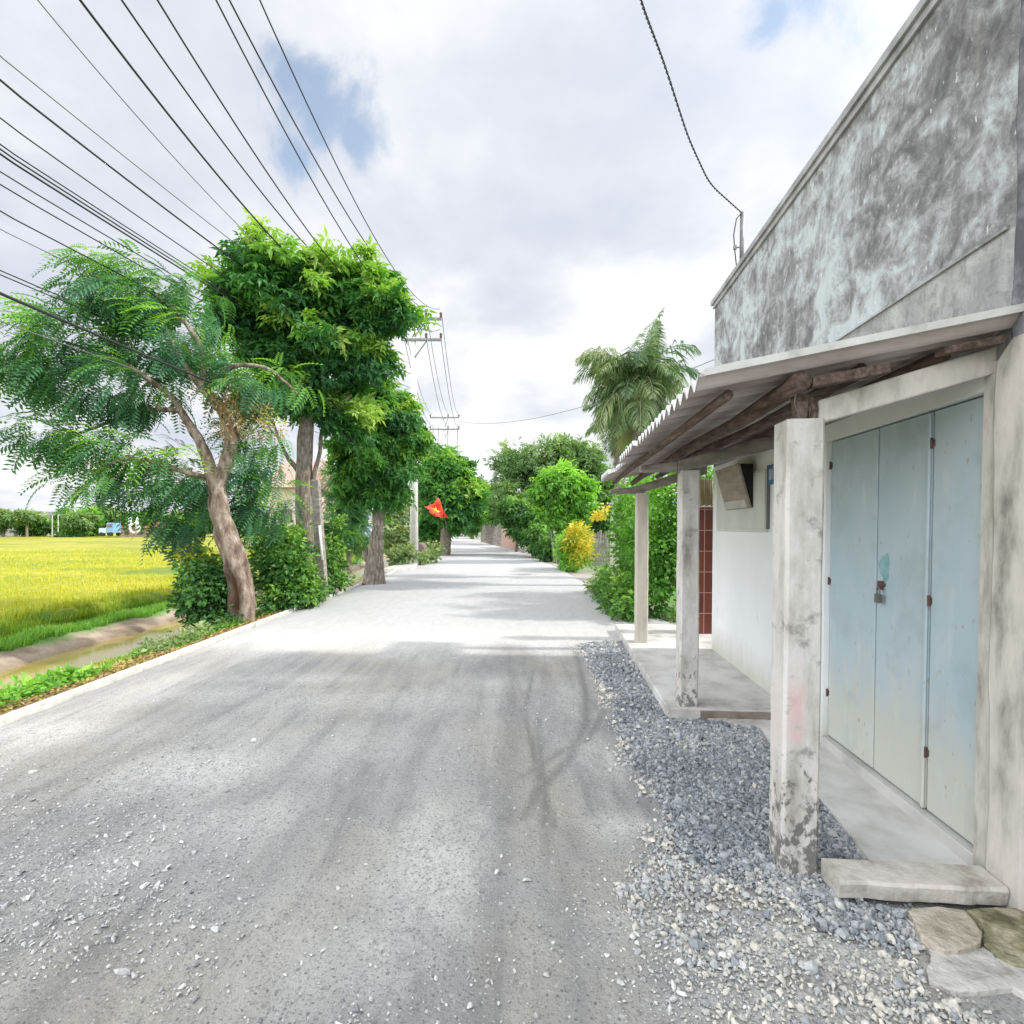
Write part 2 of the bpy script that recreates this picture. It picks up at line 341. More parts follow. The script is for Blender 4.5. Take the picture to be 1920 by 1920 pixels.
def water_material():
    m, nt, b, out = new_mat('canal_water')
    n = nnoise(nt, .8, 4, .5); nt.links.new(nramp(nt, n, [(.3, (.24, .17, .04)), (.7, (.36, .29, .08))]), b.inputs['Base Color'])
    b.inputs['Roughness'].default_value = .10; b.inputs['Specular IOR Level'].default_value = .4
    nbump(nt, b, nnoise(nt, 6, 3, .5, stretch=(1, .6, 1)), .06, .02); return m
def brick_material():
    m, nt, b, out = new_mat('brown_tiles')
    tc = nt.nodes.new('ShaderNodeTexCoord'); sp = nt.nodes.new('ShaderNodeSeparateXYZ'); nt.links.new(tc.outputs['Object'], sp.inputs[0])
    cb = nt.nodes.new('ShaderNodeCombineXYZ'); nt.links.new(nmath(nt, 'ADD', sp.outputs[0], sp.outputs[1]), cb.inputs[0]); nt.links.new(sp.outputs[2], cb.inputs[1])
    br = nt.nodes.new('ShaderNodeTexBrick'); nt.links.new(cb.outputs[0], br.inputs[0])
    br.inputs['Color1'].default_value = (.20, .055, .035, 1); br.inputs['Color2'].default_value = (.13, .04, .03, 1); br.inputs['Mortar'].default_value = (.55, .35, .30, 1)
    br.inputs['Scale'].default_value = 1; br.inputs['Brick Width'].default_value = .15; br.inputs['Row Height'].default_value = .3; br.inputs['Mortar Size'].default_value = .005; br.offset = 0
    nt.links.new(br.outputs[0], b.inputs['Base Color']); b.inputs['Roughness'].default_value = .35; return m
MT['wall'] = wall_material(); MT['whitewall'] = white_wall_material(); MT['door'] = door_material(); MT['road'] = road_material()
MT['ground'] = ground_material(); MT['water'] = water_material(); MT['brick'] = brick_material()
def stone_mat(name, stops):
    m, nt, b, out = new_mat(name); c = nramp(nt, attr(nt, 'tint'), stops); n = nnoise(nt, 60, 4, .6)
    c = nmix(nt, 1.0, c, nramp(nt, n, [(.3, .75), (.7, 1.2)]), 'MULTIPLY')
    nt.links.new(c, b.inputs['Base Color']); b.inputs['Roughness'].default_value = .85; b.inputs['Specular IOR Level'].default_value = .3; return m
MT['gravel'] = stone_mat('crushed_stone', [(0, (.12, .135, .15)), (.4, (.26, .28, .30)), (.72, (.42, .43, .435)), (.9, (.54, .52, .47)), (1, (.62, .59, .52))])
MT['chips'] = stone_mat('pale_chips', [(0, (.28, .28, .29)), (.4, (.52, .51, .50)), (1, (.74, .73, .71))])
LF = {
 'feather': leaf_mat('feathery_leaves', [(0, (.045, .14, .085)), (.35, (.07, .205, .09)), (.62, (.12, .31, .09)), (.82, (.19, .42, .06)), (1, (.30, .53, .06))], .4),
 'broad': leaf_mat('broad_leaves', [(0, (.03, .12, .045)), (.35, (.07, .22, .05)), (.62, (.15, .36, .055)), (.82, (.26, .45, .075)), (1, (.38, .55, .13))], .4),
 'olive': leaf_mat('olive_leaves', [(0, (.05, .09, .045)), (.5, (.13, .21, .085)), (1, (.30, .38, .16))], .3),
 'lime': leaf_mat('lime_leaves', [(0, (.05, .16, .03)), (.5, (.16, .38, .05)), (1, (.33, .60, .09))], .4),
 'bush': leaf_mat('bush_leaves', [(0, (.022, .075, .025)), (.4, (.06, .17, .035)), (.75, (.14, .31, .05)), (1, (.28, .48, .08))], .3),
 'palm': leaf_mat('palm_leaves', [(0, (.05, .10, .07)), (.4, (.12, .20, .10)), (.7, (.22, .31, .13)), (1, (.42, .43, .24))], .3),
 'croton': leaf_mat('croton_leaves', [(0, (.07, .20, .03)), (.25, (.20, .32, .03)), (.45, (.48, .46, .04)), (.75, (.72, .56, .05)), (1, (.80, .70, .16))], .3),
 'dry': leaf_mat('dry_vine', [(0, (.20, .12, .06)), (.5, (.42, .27, .14)), (1, (.50, .48, .12))], .3),
 'grass': leaf_mat('grass_blades', [(0, (.06, .17, .03)), (.5, (.16, .36, .05)), (1, (.38, .55, .10))], .4),
 'rice': leaf_mat('ripening_rice', [(0, (.11, .26, .03)), (.35, (.30, .38, .03)), (.7, (.47, .46, .035)), (1, (.60, .56, .08))], .35),
 'far': leaf_mat('distant_leaves', [(0, (.07, .14, .06)), (.5, (.15, .27, .09)), (1, (.33, .45, .15))], .3),
}

# ------------------------------------------------------------------ leaf clouds
def rnd(seed): return np.random.default_rng(seed)
def unit(v): return v / (np.linalg.norm(v, axis=-1, keepdims=True) + 1e-9)
def frames(d, nrm):
    y = unit(d); x = unit(np.cross(y, nrm)); z = np.cross(x, y); return np.stack([x, y, z], axis=2)
def inst(name, tv, tf, R, L, S, tint, mat, parent=None, smooth=False, kind=None):
    tv = np.asarray(tv, float); N, K = len(L), len(tv)
    S = np.asarray(S, float)
    sv = tv[None] * (S[:, None, None] if S.ndim == 1 else S[:, None, :])
    V = np.einsum('nij,nkj->nki', R, sv) + L[:, None, :]
    fl = np.concatenate([np.array(f) for f in tf]); ln = np.array([len(f) for f in tf])
    loops = (fl[None] + (np.arange(N) * K)[:, None]).ravel()
    starts = np.cumsum(np.concatenate([[0], np.tile(ln, N)[:-1]]))
    tt = np.repeat(tint, K) if np.ndim(tint) == 1 else tint.ravel()
    return raw_mesh(name, V.reshape(-1, 3), loops, starts, mat, parent, smooth, {'tint': tt})
def t_leaf(w=.28, droop=.12):
    return [(0, 0, 0), (w, .45, .06), (0, 1, -droop), (-w, .45, .06)], [(0, 1, 2), (0, 2, 3)]
def t_whorl(n=6, w=.20, droop=.35):
    v, f = [], []
    for k in range(n):
        a = 2 * math.pi * k / n + .3 * (k % 2); c, s = math.cos(a), math.sin(a); b = len(v)
        L = 1 - .2 * (k % 3)
        for (x, y, z) in ((0, .06, 0), (w, .5 * L, -.02), (0, L, -droop * L), (-w, .5 * L, -.02)):
            v.append((x * c - y * s, x * s + y * c, z))
        f += [(b, b + 1, b + 2), (b, b + 2, b + 3)]
    return v, f
def t_frond(pairs=9, plen=.34, pw=.035, droop=.35):
    v, f = [], []
    for i in range(pairs):
        t = .12 + .88 * i / (pairs - 1); z = -droop * t * t; L = plen * (1 - .45 * abs(t - .4))
        for sgn in (-1, 1):
            b = len(v); dx, dy = sgn * .86, .5
            v += [(0, t, z), (sgn * L * .5 - dy * pw * sgn, t + L * .3 + pw * .7, z - .01), (sgn * L * .92, t + L * .5, z - L * .22), (sgn * L * .5 + dy * pw * sgn, t + L * .3 - pw * .7, z - .01)]
            f.append((b, b + 1, b + 2, b + 3) if sgn > 0 else (b + 3, b + 2, b + 1, b))
    b = len(v); v += [(-.008, 0, 0), (.008, 0, 0), (.004, 1, -droop), (-.004, 1, -droop)]; f.append((b, b + 1, b + 2, b + 3))
    return v, f
def ell(px, py, rx, ry, Y, dy=None):
    c = P(px, py, Y); k = Y / FPX; return (c, np.array([rx * k, (rx * k if dy is None else dy), ry * k]))
def sample_ells(r, ells, n, shell=.42):
    vol = np.array([np.prod(e[1]) ** .75 for e in ells]); idx = r.choice(len(ells), n, p=vol / vol.sum())
    d = unit(r.normal(size=(n, 3))); rad = r.random(n) ** shell * (1 + np.where(r.random(n) < .18, .28, 0) * r.random(n))
    C = np.array([e[0] for e in ells])[idx]; Rr = np.array([e[1] for e in ells])[idx]
    return C + d * Rr * rad[:, None], d, idx, rad
def crown(name, ells, nclump, per, tmpl, size, mat, parent, seed=1, cr=.35, young=.15, up=.8, base=.32, shell=.42, flow=None, droop=.15):
    r = rnd(seed); c, d, idx, rad = sample_ells(r, ells, nclump, shell)
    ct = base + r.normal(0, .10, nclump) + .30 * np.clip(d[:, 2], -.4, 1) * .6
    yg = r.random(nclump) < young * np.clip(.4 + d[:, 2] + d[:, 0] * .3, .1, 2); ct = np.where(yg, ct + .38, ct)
    n = nclump * per; ci = np.repeat(np.arange(nclump), per)
    o = unit(r.normal(size=(n, 3))) * (r.random(n) ** .5)[:, None] * np.array([1, 1, .75])
    L = c[ci] + o * cr * (.6 + .8 * r.random(nclump))[ci][:, None]
    nrm = unit(d[ci] * .6 + o * .5 + np.array([0, 0, up]) + r.normal(0, .35, (n, 3)))
    dirv = unit(o + d[ci] * .4 + r.normal(0, .4, (n, 3)) - np.array([0, 0, droop]))
    if flow is not None: dirv = unit(dirv * .55 + np.asarray(flow)[None] + d[ci] * .35)
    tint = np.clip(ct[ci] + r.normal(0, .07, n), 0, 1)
    S = size * (.5 + .95 * r.random(n))
    return inst(name, tmpl[0], tmpl[1], frames(dirv, nrm), L, S, tint, mat, parent)
def trunk_mesh(name, paths, mat, parent, seg=12, knob=.12, seed=0):
    V, F, base = [], [], 0
    mb = MB()
    for path, rads in paths:
        p = np.array(path, float); n = max(6, int(len(p) * 7)); t = np.linspace(0, len(p) - 1, n)
        def cr_(a):  # catmull-rom
            i = np.clip(np.floor(t).astype(int), 0, len(p) - 2); f = (t - i)[:, None] if a.ndim == 2 else (t - i)
            p0 = a[np.clip(i - 1, 0, len(a) - 1)]; p1 = a[i]; p2 = a[i + 1]; p3 = a[np.clip(i + 2, 0, len(a) - 1)]
            return .5 * ((2 * p1) + (-p0 + p2) * f + (2 * p0 - 5 * p1 + 4 * p2 - p3) * f * f + (-p0 + 3 * p1 - 3 * p2 + p3) * f ** 3)
        mb.tube(cr_(p), list(np.maximum(cr_(np.array(rads, float)), .004)), seg)
    v = np.array(mb.v); 
    nx = fbm(v[:, 0] * 5, v[:, 1] * 5, v[:, 2] * 3, 3, seed) - .5; ny = fbm(v[:, 0] * 5 + 9, v[:, 1] * 5, v[:, 2] * 3, 3, seed + 5) - .5
    v[:, 0] += nx * knob; v[:, 1] += ny * knob; mb.v = [tuple(q) for q in v]
    return mb.build(name, mat, parent, smooth=True)

# ------------------------------------------------------------------ terrain
def xL(Y): return np.interp(Y, [-40, 0, 25, 35, 51, 75, 100, 140, 300], [-4.3, -4.3, -4.35, -4.7, -6.2, -9.6, -15, -26, -80])
def xR(Y): return np.interp(Y, [-40, 7.2, 12, 16, 21, 39, 61, 82, 100, 140, 300], [3.0, 3.2, 2.2, 2.15, 1.95, .1, -3.6, -7.4, -11, -21, -74])
PU = [-600, -60, -6.1, -5.7, -5.0, -4.62, -4.35, -3.9, -3.2, -2.8, -2.4, -1.9, -.95, -.28, 0, 300]
PZ = [-.80, -.80, -.80, -.66, -.62, -.76, -.95, -1.15, -1.15, -1.0, -.75, -.45, -.17, -.05, -.06, -.06]
def gz(X, Y, noise=True):
    u = X - xL(Y); z = np.interp(u, PU, PZ)
    if noise: z = z + (fbm(X * 1.6, Y * 1.6, None, 4, 3) - .5) * .16 * np.clip((-u - .2) * 1.5, 0, 1) * 1.5 * np.where(u < -6.2, .3, 1)
    return z
def sheet(name, X, Y, Z, mat, attrs=None, kind='structure', smooth=True):
    n, m = X.shape; V = np.stack([X, Y, Z], -1).reshape(-1, 3)
    i = np.arange(n * m).reshape(n, m); q = np.stack([i[:-1, :-1], i[:-1, 1:], i[1:, 1:], i[1:, :-1]], -1).reshape(-1)
    o = raw_mesh(name, V, q, np.arange(0, len(q), 4), mat, None, smooth, attrs); o['kind'] = kind; return o
def rows(y0, y1, k, back=(-60, -20, -8, -3)):
    r = [y0]
    while r[-1] < y1: r.append(r[-1] + max(.02, r[-1] * k))
    return np.array(list(back) + r)
def ss(a, b, x): t = np.clip((x - a) / (b - a), 0, 1); return t * t * (3 - 2 * t)
ys = np.concatenate([rows(1.0, 140, .022), [170, 220, 320, 480, 700]])
us = np.concatenate([-np.array([620, 400, 250, 150, 100, 60, 40, 28, 20, 15, 12, 10, 9, 8]), np.linspace(-7.4, 0, 70), [.5, 2, 4, 6, 7, 8, 9, 11, 14, 20, 35, 60, 120, 250, 600]])
U, YY = np.meshgrid(us, ys); XX = U + xL(YY); ZZ = gz(XX, YY)
nn = fbm(XX * .7, YY * .7, None, 4, 11); n2 = fbm(XX * 2.5, YY * 2.5, None, 4, 12)
gc = np.zeros(XX.shape + (3,)); 
c_grass = np.array([.11, .24, .045]); c_dry = np.array([.33, .25, .15]); c_mud = np.array([.42, .33, .26]); c_soil = np.array([.20, .15, .09]); c_green = np.array([.20, .40, .05])
def lay(mask, col):
    global gc; gc = gc * (1 - mask[..., None]) + col * mask[..., None]
gc[:] = c_grass
lay(ss(-6.0, -6.3, U + (nn - .5) * .4), np.array([.30, .33, .05]))
lay(ss(-5.05, -4.8, U + (n2 - .5) * .5) , c_mud * .9); lay(ss(-4.75, -4.5, U + (n2 - .5) * .3) * .6, c_soil); lay(ss(.52, .66, n2) * ss(-5.2, -4.9, U) * ss(-4.2, -4.6, U) * .7, c_soil * .8)
lay(ss(-4.3, -4.0, U), c_soil)
lay(ss(-2.9, -2.5, U + (n2 - .5) * .8), c_grass * .45 + c_dry * .55)
lay(ss(.42, .55, n2) * ss(-2.6, -1.8, U), c_dry)
lay(ss(-.7, -.4, U + (n2 - .5) * .5), c_dry * .9)
lay(ss(0, .2, U), np.array([.36, .34, .30])); lay(ss(7.2, 8.5, U + nn) * ss(8, 9, YY), c_grass)
lay(ss(12, 16, U), c_grass)
sheet('ground', XX, YY, ZZ, MT['ground'], {'gcol': gc.reshape(-1, 3)})

# road surface with dust, wheel marks
ysr = np.concatenate([rows(1.05, 130, .0085, (-40, -10, -3, 0, .6)), [150, 180, 230, 300]]); w = np.linspace(0, 1, 270)
Wg, YR = np.meshgrid(w, ysr); XR_ = xL(YR) + .02 + (xR(YR) - xL(YR) - .02) * Wg
def pl_dist(X, Y, pts):
    best = np.full(X.shape, 1e9)
    for a, b in zip(pts[:-1], pts[1:]):
        ax, ay, bx, by = a[0], a[1], b[0], b[1]; dx, dy = bx - ax, by - ay
        t = np.clip(((X - ax) * dx + (Y - ay) * dy) / (dx * dx + dy * dy + 1e-9), 0, 1)
        best = np.minimum(best, np.hypot(X - ax - t * dx, Y - ay - t * dy))
    return best
wob = fbm(XR_ * 2, YR * 1.0, None, 4, 21)
dust = ss(6.3, 7.9, YR + (wob - .5) * 1.2) * (.80 + .2 * wob)
for (px, py, rx, ry, a) in ((360, 1440, .65, .40, .85), (830, 1590, .30, .62, .8), (760, 1650, .3, .2, .45), (1170, 1545, .22, .13, .7), (1200, 1720, .18, .07, .6), (1450, 1760, .50, .16, .95), (1620, 1800, .4, .12, .9), (1560, 1880, .5, .10, .8), (1290, 1640, .2, .08, .7), (1150, 1420, .14, .35, .6), (640, 1400, .5, .5, .5), (480, 1530, .4, .3, .45), (930, 1280, .5, .35, .5), (700, 1780, .3, .25, .45), (700, 1310, 1.1, .4, .55), (560, 1270, .9, .25, .5),
                        (420, 1300, .7, .3, .4), (1060, 1300, .25, .7, .5), (1100, 1400, .2, .5, .5), (1030, 1210, 1.0, .25, .6), (1210, 1360, .16, .3, .5), (120, 1370, 1.0, .35, .45), (240, 1610, .3, .2, .3), (870, 1400, .3, .8, .3)):
    g = G(px, py); q = ((XR_ - g[0]) / rx) ** 2 + ((YR - g[1]) / ry) ** 2
    dust = np.maximum(dust, a * np.exp(-q) * ss(.34, .62, fbm(XR_ * 5.0, YR * 3.0, None, 5, 33, .68) + .26 * np.exp(-q)))
track = np.zeros_like(dust)
for pts, wd, a in (([(962, 1225), (962, 1380), (950, 1560), (925, 1740), (905, 1920)], .085, .50), ([(895, 1240), (880, 1420), (850, 1560)], .10, .25),
                   ([(1000, 1255), (985, 1330), (1003, 1420), (1040, 1545)], .020, .75), ([(1010, 1340), (1018, 1420), (1022, 1540)], .018, .55),
                   ([(1080, 1220), (1098, 1290), (1100, 1350), (1068, 1420), (1010, 1480), (980, 1530)], .040, .75), ([(1135, 1330), (1100, 1385), (1050, 1408), (975, 1455)], .035, .65),
                   ([(735, 1235), (690, 1300), (560, 1420), (420, 1500)], .10, .28), ([(600, 1240), (430, 1330), (180, 1440), (0, 1500)], .09, .30), ([(770, 1250), (640, 1480), (500, 1640)], .12, .22), ([(1075, 1560), (1060, 1700), (1080, 1900)], .1, .25)):
    d = pl_dist(XR_, YR, [G(*p) for p in pts]); track = np.maximum(track, a * np.exp(-(d / wd) ** 2) * (.55 + .6 * fbm(XR_ * 6, YR * 3, None, 3, 5)))
track = np.maximum(track, .45 * ss(.55, .72, fbm(XR_ * .9, YR * .28, None, 4, 77)) * (1 - dust))
ZR = .012 * (fbm(XR_ * 1.2, YR * 1.2, None, 4, 9) - .5) + .012 * (fbm(XR_ * 14, YR * 14, None, 3, 10) - .5) * np.clip(9 - YR, 0, 1) - track * .008 - .010
edge = ss(.0, .04, Wg) * ss(1.0, .97, Wg); ZR = ZR * 1.0 + (edge - 1) * .02
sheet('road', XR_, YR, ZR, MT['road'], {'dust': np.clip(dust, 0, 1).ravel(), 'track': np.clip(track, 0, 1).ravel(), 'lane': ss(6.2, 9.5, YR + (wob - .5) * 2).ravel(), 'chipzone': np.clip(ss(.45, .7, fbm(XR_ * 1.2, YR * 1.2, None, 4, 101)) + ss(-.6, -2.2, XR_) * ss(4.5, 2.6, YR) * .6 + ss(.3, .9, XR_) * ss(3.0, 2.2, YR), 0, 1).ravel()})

# canal water, rice field top
yw = np.linspace(-20, 140, 160); uw = np.linspace(-4.9, -2.2, 6); Uw, Yw = np.meshgrid(uw, yw)
sheet('water', Uw + xL(Yw), Yw, np.full(Uw.shape, -.84), MT['water'])
yf = np.concatenate([rows(1.0, 110, .012, (-30, -15, -6, -2)), [118]]); uf = -np.concatenate([np.linspace(6.15, 9, 60), np.linspace(9.1, 22, 90), np.linspace(23, 60, 60), np.linspace(62, 160, 30)])[::-1]
Uf, Yf = np.meshgrid(uf, yf); Xf = Uf + xL(Yf)
zf = -.34 + (fbm(Xf * 3, Yf * 3, None, 4, 41) - .5) * .16 + (fbm(Xf * .25, Yf * .25, None, 3, 42) - .5) * .14
zf = zf - .45 * ss(-6.6, -6.15, Uf + (fbm(Xf * 2, Yf * 2, None, 3, 43) - .5) * .5)
tr = fbm(Xf * .15, Yf * .45, None, 5, 44); t2 = fbm(Xf * 4, Yf * 6, None, 4, 45)
rt = .70 + (tr - .5) * 1.1 + (t2 - .5) * .8 - .45 * ss(-7.0, -6.2, Uf) - .1 * ss(.6, .68, fbm(Xf * .05, Yf * .35, None, 3, 46))
rt = np.where((Xf > -17) & (Yf > 22), np.minimum(rt, .12 + .25 * t2), rt)
ricefield = sheet('rice_field', Xf, Yf, zf, LF['rice'], {'tint': np.clip(rt, 0, 1).ravel()}, kind='structure')
ricefield.name = 'field'

# kerb (concrete edging of the road, left)
kb = MB(); ky = np.concatenate([np.arange(-6, 40, .5), np.arange(40, 100, 2)])
prof = [(-.075, -.30), (-.075, .028), (-.065, .036), (-.01, .036), (0, .028), (0, -.30)]
ringsK = []
for y in ky:
    x0 = float(xL(y)); j = (float(fbm(np.array([y * 1.3]), np.array([3.3]), None, 3, 8)[0]) - .5) * .03
    ringsK.append([(x0 + a + j, y, b + j * .5) for a, b in prof])
kb.grid(ringsK); ko = kb.build('kerb', MT['kerb']); ko['kind'] = 'structure'

# ------------------------------------------------------------------ the porch and house frame (t across from the road, s along the wall)
TH = math.atan(.08); cT, sT = math.cos(TH), math.sin(TH)
def W(t, s, z): return (t * cT + s * sT, -t * sT + s * cT, z)
def Ws(Y, t=1.994): return (Y + t * sT) / cT
def tbox(mb, t0, t1, s0, s1, z0, z1): return mb.box(t0, t1, s0, s1, z0, z1, W)
TW, S0, S1, HT = 1.994, 2.50, 6.93, 4.43
D = [Ws(2.49), Ws(2.886), Ws(3.37), Ws(3.94)]
# pavement: raised far slab, low near slab
pv = MB(); tbox(pv, .965, TW + .4, 4.62, 8.6, -.3, .10); o = pv.build('pavement', MT['slab'], bevel=.01); o['kind'] = 'structure'
near = [G(*p, .03) for p in ((1392, 1342), (1425, 1362), (1455, 1400), (1500, 1450), (1550, 1508), (1590, 1560), (1640, 1625), (1660, 1640))]
poly = [W(1.30, 4.597, 0)[:2]] + [tuple(p[:2]) for p in near[1:]] + [W(TW + .1, 2.45, 0)[:2], W(TW + .1, 4.597, 0)[:2]]
pv = MB(); n = len(poly); pv.add([(x, y, .03) for x, y in poly] + [(x, y, -.2) for x, y in poly], [tuple(range(n))] + [(i, i + n, (i + 1) % n + n, (i + 1) % n) for i in range(n)])
o = pv.build('pavement', MT['slab']); o['kind'] = 'structure'

house = empty('shop_house', W(TW + 3, 4.5, 0), 'tall grey house wall with black mould above a corrugated porch and blue doors', 'house')
# wall upper part
def wall_panel(mb, t, s0, s1, z0, z1, n=1):
    tbox(mb, t, t + .22, s0, s1, z0, z1)
mb = MB(); wall_panel(mb, TW, S0, S1, 2.40, HT); tbox(mb, TW + .22, TW + 8, S0, S0 + .2, 0, HT); tbox(mb, TW + .22, TW + 8, S1 - .2, S1, 0, HT); tbox(mb, TW + 8, TW + 8.2, S0, S1, 0, HT)
mb.build('wall', MT['wall'], house)
mb = MB(); tbox(mb, TW - .04, TW + 8.3, S0 - .02, S1 + .05, HT + .002, HT + .055); tbox(mb, TW - .02, TW - .002, S0 - .02, S1 + .02, HT - .05, HT - .0)
mb.build('roof', M('grey_coping', [(.3, (.20, .20, .21)), (.5, (.33, .33, .34)), (.7, (.45, .45, .46))], 5, 7, .9, .4, .005), house)
mb = MB(); tbox(mb, TW - .014, TW - .001, S0 + .05, Ws(4.1), 2.962, 2.978); mb.build('ledge', MT['wall'], house)
mb = MB(); tbox(mb, TW + .0, TW + .22, D[3], S1, .0, 2.397); tbox(mb, TW, TW + .22, D[0], D[3] - .001, 2.28, 2.398)
lower = mb.build('lower_wall', MT['whitewall'], house); lower['label'] = 'white washed lower wall with damp stains at its foot'
# pilaster at the near corner
mb = MB(); A = []
for z in np.linspace(-.1, HT + .05, 60):
    k = float(fbm(np.array([z * 2.1]), np.array([1.7]), None, 4, 61)[0]) - .5; k2 = float(fbm(np.array([z * 3.1]), np.array([6.7]), None, 4, 62)[0]) - .5
    up_ = z > 2.42; e1 = 2.475 if up_ else 2.545; pr = .035 if up_ else .04
    A.append([W(TW - pr + .01 + k * .02, e1 + .02 + k2 * .05, z), W(TW - pr + k * .02, e1 + k2 * .05, z), W(TW - pr + k2 * .02, 2.37, z), W(TW - pr + .03, 2.335, z), W(TW + .04, 2.335, z), W(TW + .04, e1 + .02, z)])
ku = int(np.searchsorted(np.linspace(-.1, HT + .05, 60), 2.42)); mb.grid(A[:ku + 1], True); mb.build('pilaster', MT['post'], house)
mb = MB(); mb.grid(A[ku:], True); mb.build('corner_strip', M('black_mould', [(.32, (.34, .36, .37)), (.42, (.20, .20, .22)), (.55, (.10, .10, .115))], 6, 8, .95, .6, .01), house)
mb = MB(); tbox(mb, TW - .012, TW + .2, 2.50, D[0] - .001, -.05, 2.397); mb.build('door_jamb', MT['post'], house)
# doors
dr = MB()
mdoor = MT['door']
for i in range(3):
    mb = MB(); tbox(mb, TW + .035, TW + .075, D[i] + .006, D[i + 1] - .006, .105, 2.27)
    if i == 1: tbox(mb, TW + .02, TW + .034, D[i] + .004, D[i] + .03, .105, 2.265)
    p = mb.build('door', mdoor, house, bevel=.006)
    for z in ((.42, 1.25, 2.10) if i != 1 else ()):
        q = D[1] if i == 0 else D[3]; q -= .003
        sub = MB(); sub.tube([W(TW + .027, q, z - .028), W(TW + .027, q, z + .028)], .007, 8); tbox(sub, TW + .030, TW + .0345, q - .016, q - .002, z - .018, z + .018)
        off = sub.build('hinge', MT['rust'], None); off.parent = p; off.data.transform(__import__('mathutils').Matrix.Translation(-Vector(house.location)))
    if i == 1:
        q = D[2] - .05 + 0.0
        sub = MB(); tbox(sub, TW + .018, TW + .034, q - .05, q - .005, 1.285, 1.30); tbox(sub, TW + .005, TW + .03, q - .035, q - .015, 1.26, 1.315)
        hs = sub.build('hasp', MT['rust'], None); hs.parent = p; hs.data.transform(__import__('mathutils').Matrix.Translation(-Vector(house.location)))
        sub = MB(); tbox(sub, TW - .012, TW + .012, q - .055, q - .012, 1.18, 1.235)
        sub.tube([W(TW, q - .046, 1.235), W(TW, q - .046, 1.268), W(TW, q - .034, 1.28), W(TW, q - .022, 1.268), W(TW, q - .022, 1.235)], .005, 6)
        pk = sub.build('padlock', MT['steel'], None, bevel=.003); pk.parent = p; pk.data.transform(__import__('mathutils').Matrix.Translation(-Vector(house.location)))
        mbp = M('teal_patch', [(.3, (.13, .32, .35)), (.7, (.30, .46, .48))], 14, 6, .6, .1, .002)
        sub = MB(); ring = []
        for k in range(22):
            a = 2 * math.pi * k / 22; rr = 1 + .18 * math.sin(3 * a + 1) + .1 * math.sin(7 * a)
            ring.append(W(TW + .0335, q - .035 + .05 * rr * math.cos(a), 1.40 + .085 * rr * math.sin(a)))
        sub.add(ring + [(W(TW + .0345, q - .035, 1.40))], [(k, (k + 1) % 22, 22) for k in range(22)])
        ps = sub.build('worn_paint_patch', mbp, None); ps.parent = p; ps.data.transform(__import__('mathutils').Matrix.Translation(-Vector(house.location)))
mb = MB(); tbox(mb, TW + .09, TW + .12, D[0], D[3], .1, 2.3); mb.build('door_backing', M('dark_gap', [(0, .01), (1, .02)], 3, 1, .9, 0), house)
mb = MB(); tbox(mb, TW - .012, TW + .2, D[0] - .01, D[3] - .001, .0, .095); mb.build('threshold', MT['concrete'], house, bevel=.005)
# shutter, hanging board and number plate on the white wall
wa, wb = Ws(4.98), Ws(6.5)
win = MB(); tbox(win, TW - .025, TW - .001, wa, wb, 1.60, 2.2); tbox(win, TW - .035, TW - .026, wa + .02, wb - .02, 1.63, 2.18)
win.build('window_shutter', M('grey_white_paint', [(.3, (.50, .51, .47)), (.7, (.60, .61, .57))], 3, 5, .7, .1, .002), house, bevel=.004)
mb = MB(); tbox(mb, TW - .030, TW - .0015, wa - .020, wa - .008, 1.63, 2.22); mb.build('window_frame', MT['wire_grey'], house)
bd = empty('hanging_board', W(TW - .1, Ws(5.8), 1.8), 'brown wooden board leaning out from the white wall under the porch', 'board')
def brd(t0a, t1a, z0, z1, sa, sb, th, nm, mt):   # a slab leaning from t0a at its foot to t1a at its head
    mb = MB(); mb.hexa([W(t0a - th, sa, z0), W(t0a, sa, z0), W(t0a, sb, z0), W(t0a - th, sb, z0), W(t1a - th, sa, z1), W(t1a, sa, z1), W(t1a, sb, z1), W(t1a - th, sb, z1)]); return mb.build(nm, mt, bd)
sa, sb = Ws(5.28), Ws(6.02)
brd(TW - .05, TW - .17, 1.84, 2.28, sa, sb, .02, 'panel', M('brown_board', [(.3, (.22, .18, .14)), (.7, (.38, .33, .28))], 4, 7, .8, .3, .004, stretch=(1, 1, 4)))
brd(TW - .071, TW - .094, 1.845, 1.925, sa + .04, sb - .04, .012, 'bottom_rail', M('rail_grey', [(.3, (.36, .36, .33)), (.7, (.48, .46, .44))], 6, 5, .8, .2, .003))
mb = MB(); mb.hexa([W(TW - .049, sa + .01, 1.845), W(TW - .037, sa + .01, 1.845), W(TW - .037, sa + .03, 1.845), W(TW - .049, sa + .03, 1.845), W(TW - .168, sa + .01, 2.275), W(TW - .037, sa + .01, 2.275), W(TW - .037, sa + .03, 2.275), W(TW - .168, sa + .03, 2.275)])
mb.build('gap_shade_fill', M('gap_shade', [(0, .012), (1, .03)], 3, 2, .9, 0), bd)  # black wedge stands in for the shade in the gap beside the board
pl = MB(); tbox(pl, TW - .02, TW - .002, Ws(4.845), Ws(4.955), 2.04, 2.22)
o = pl.build('number_plate', M('blue_plate', [(.3, (.03, .12, .28)), (.7, (.06, .20, .38))], 30, 3, .4, 0)); tag(o, 'small dark blue plate on the white wall behind the near porch post', 'plate')
mb = MB()
for k in range(3): tbox(mb, TW - .024, TW - .0205, Ws(4.86 + .03 * k), Ws(4.872 + .03 * k), 2.08, 2.18)
mb.build('lettering', MT['white'], o)
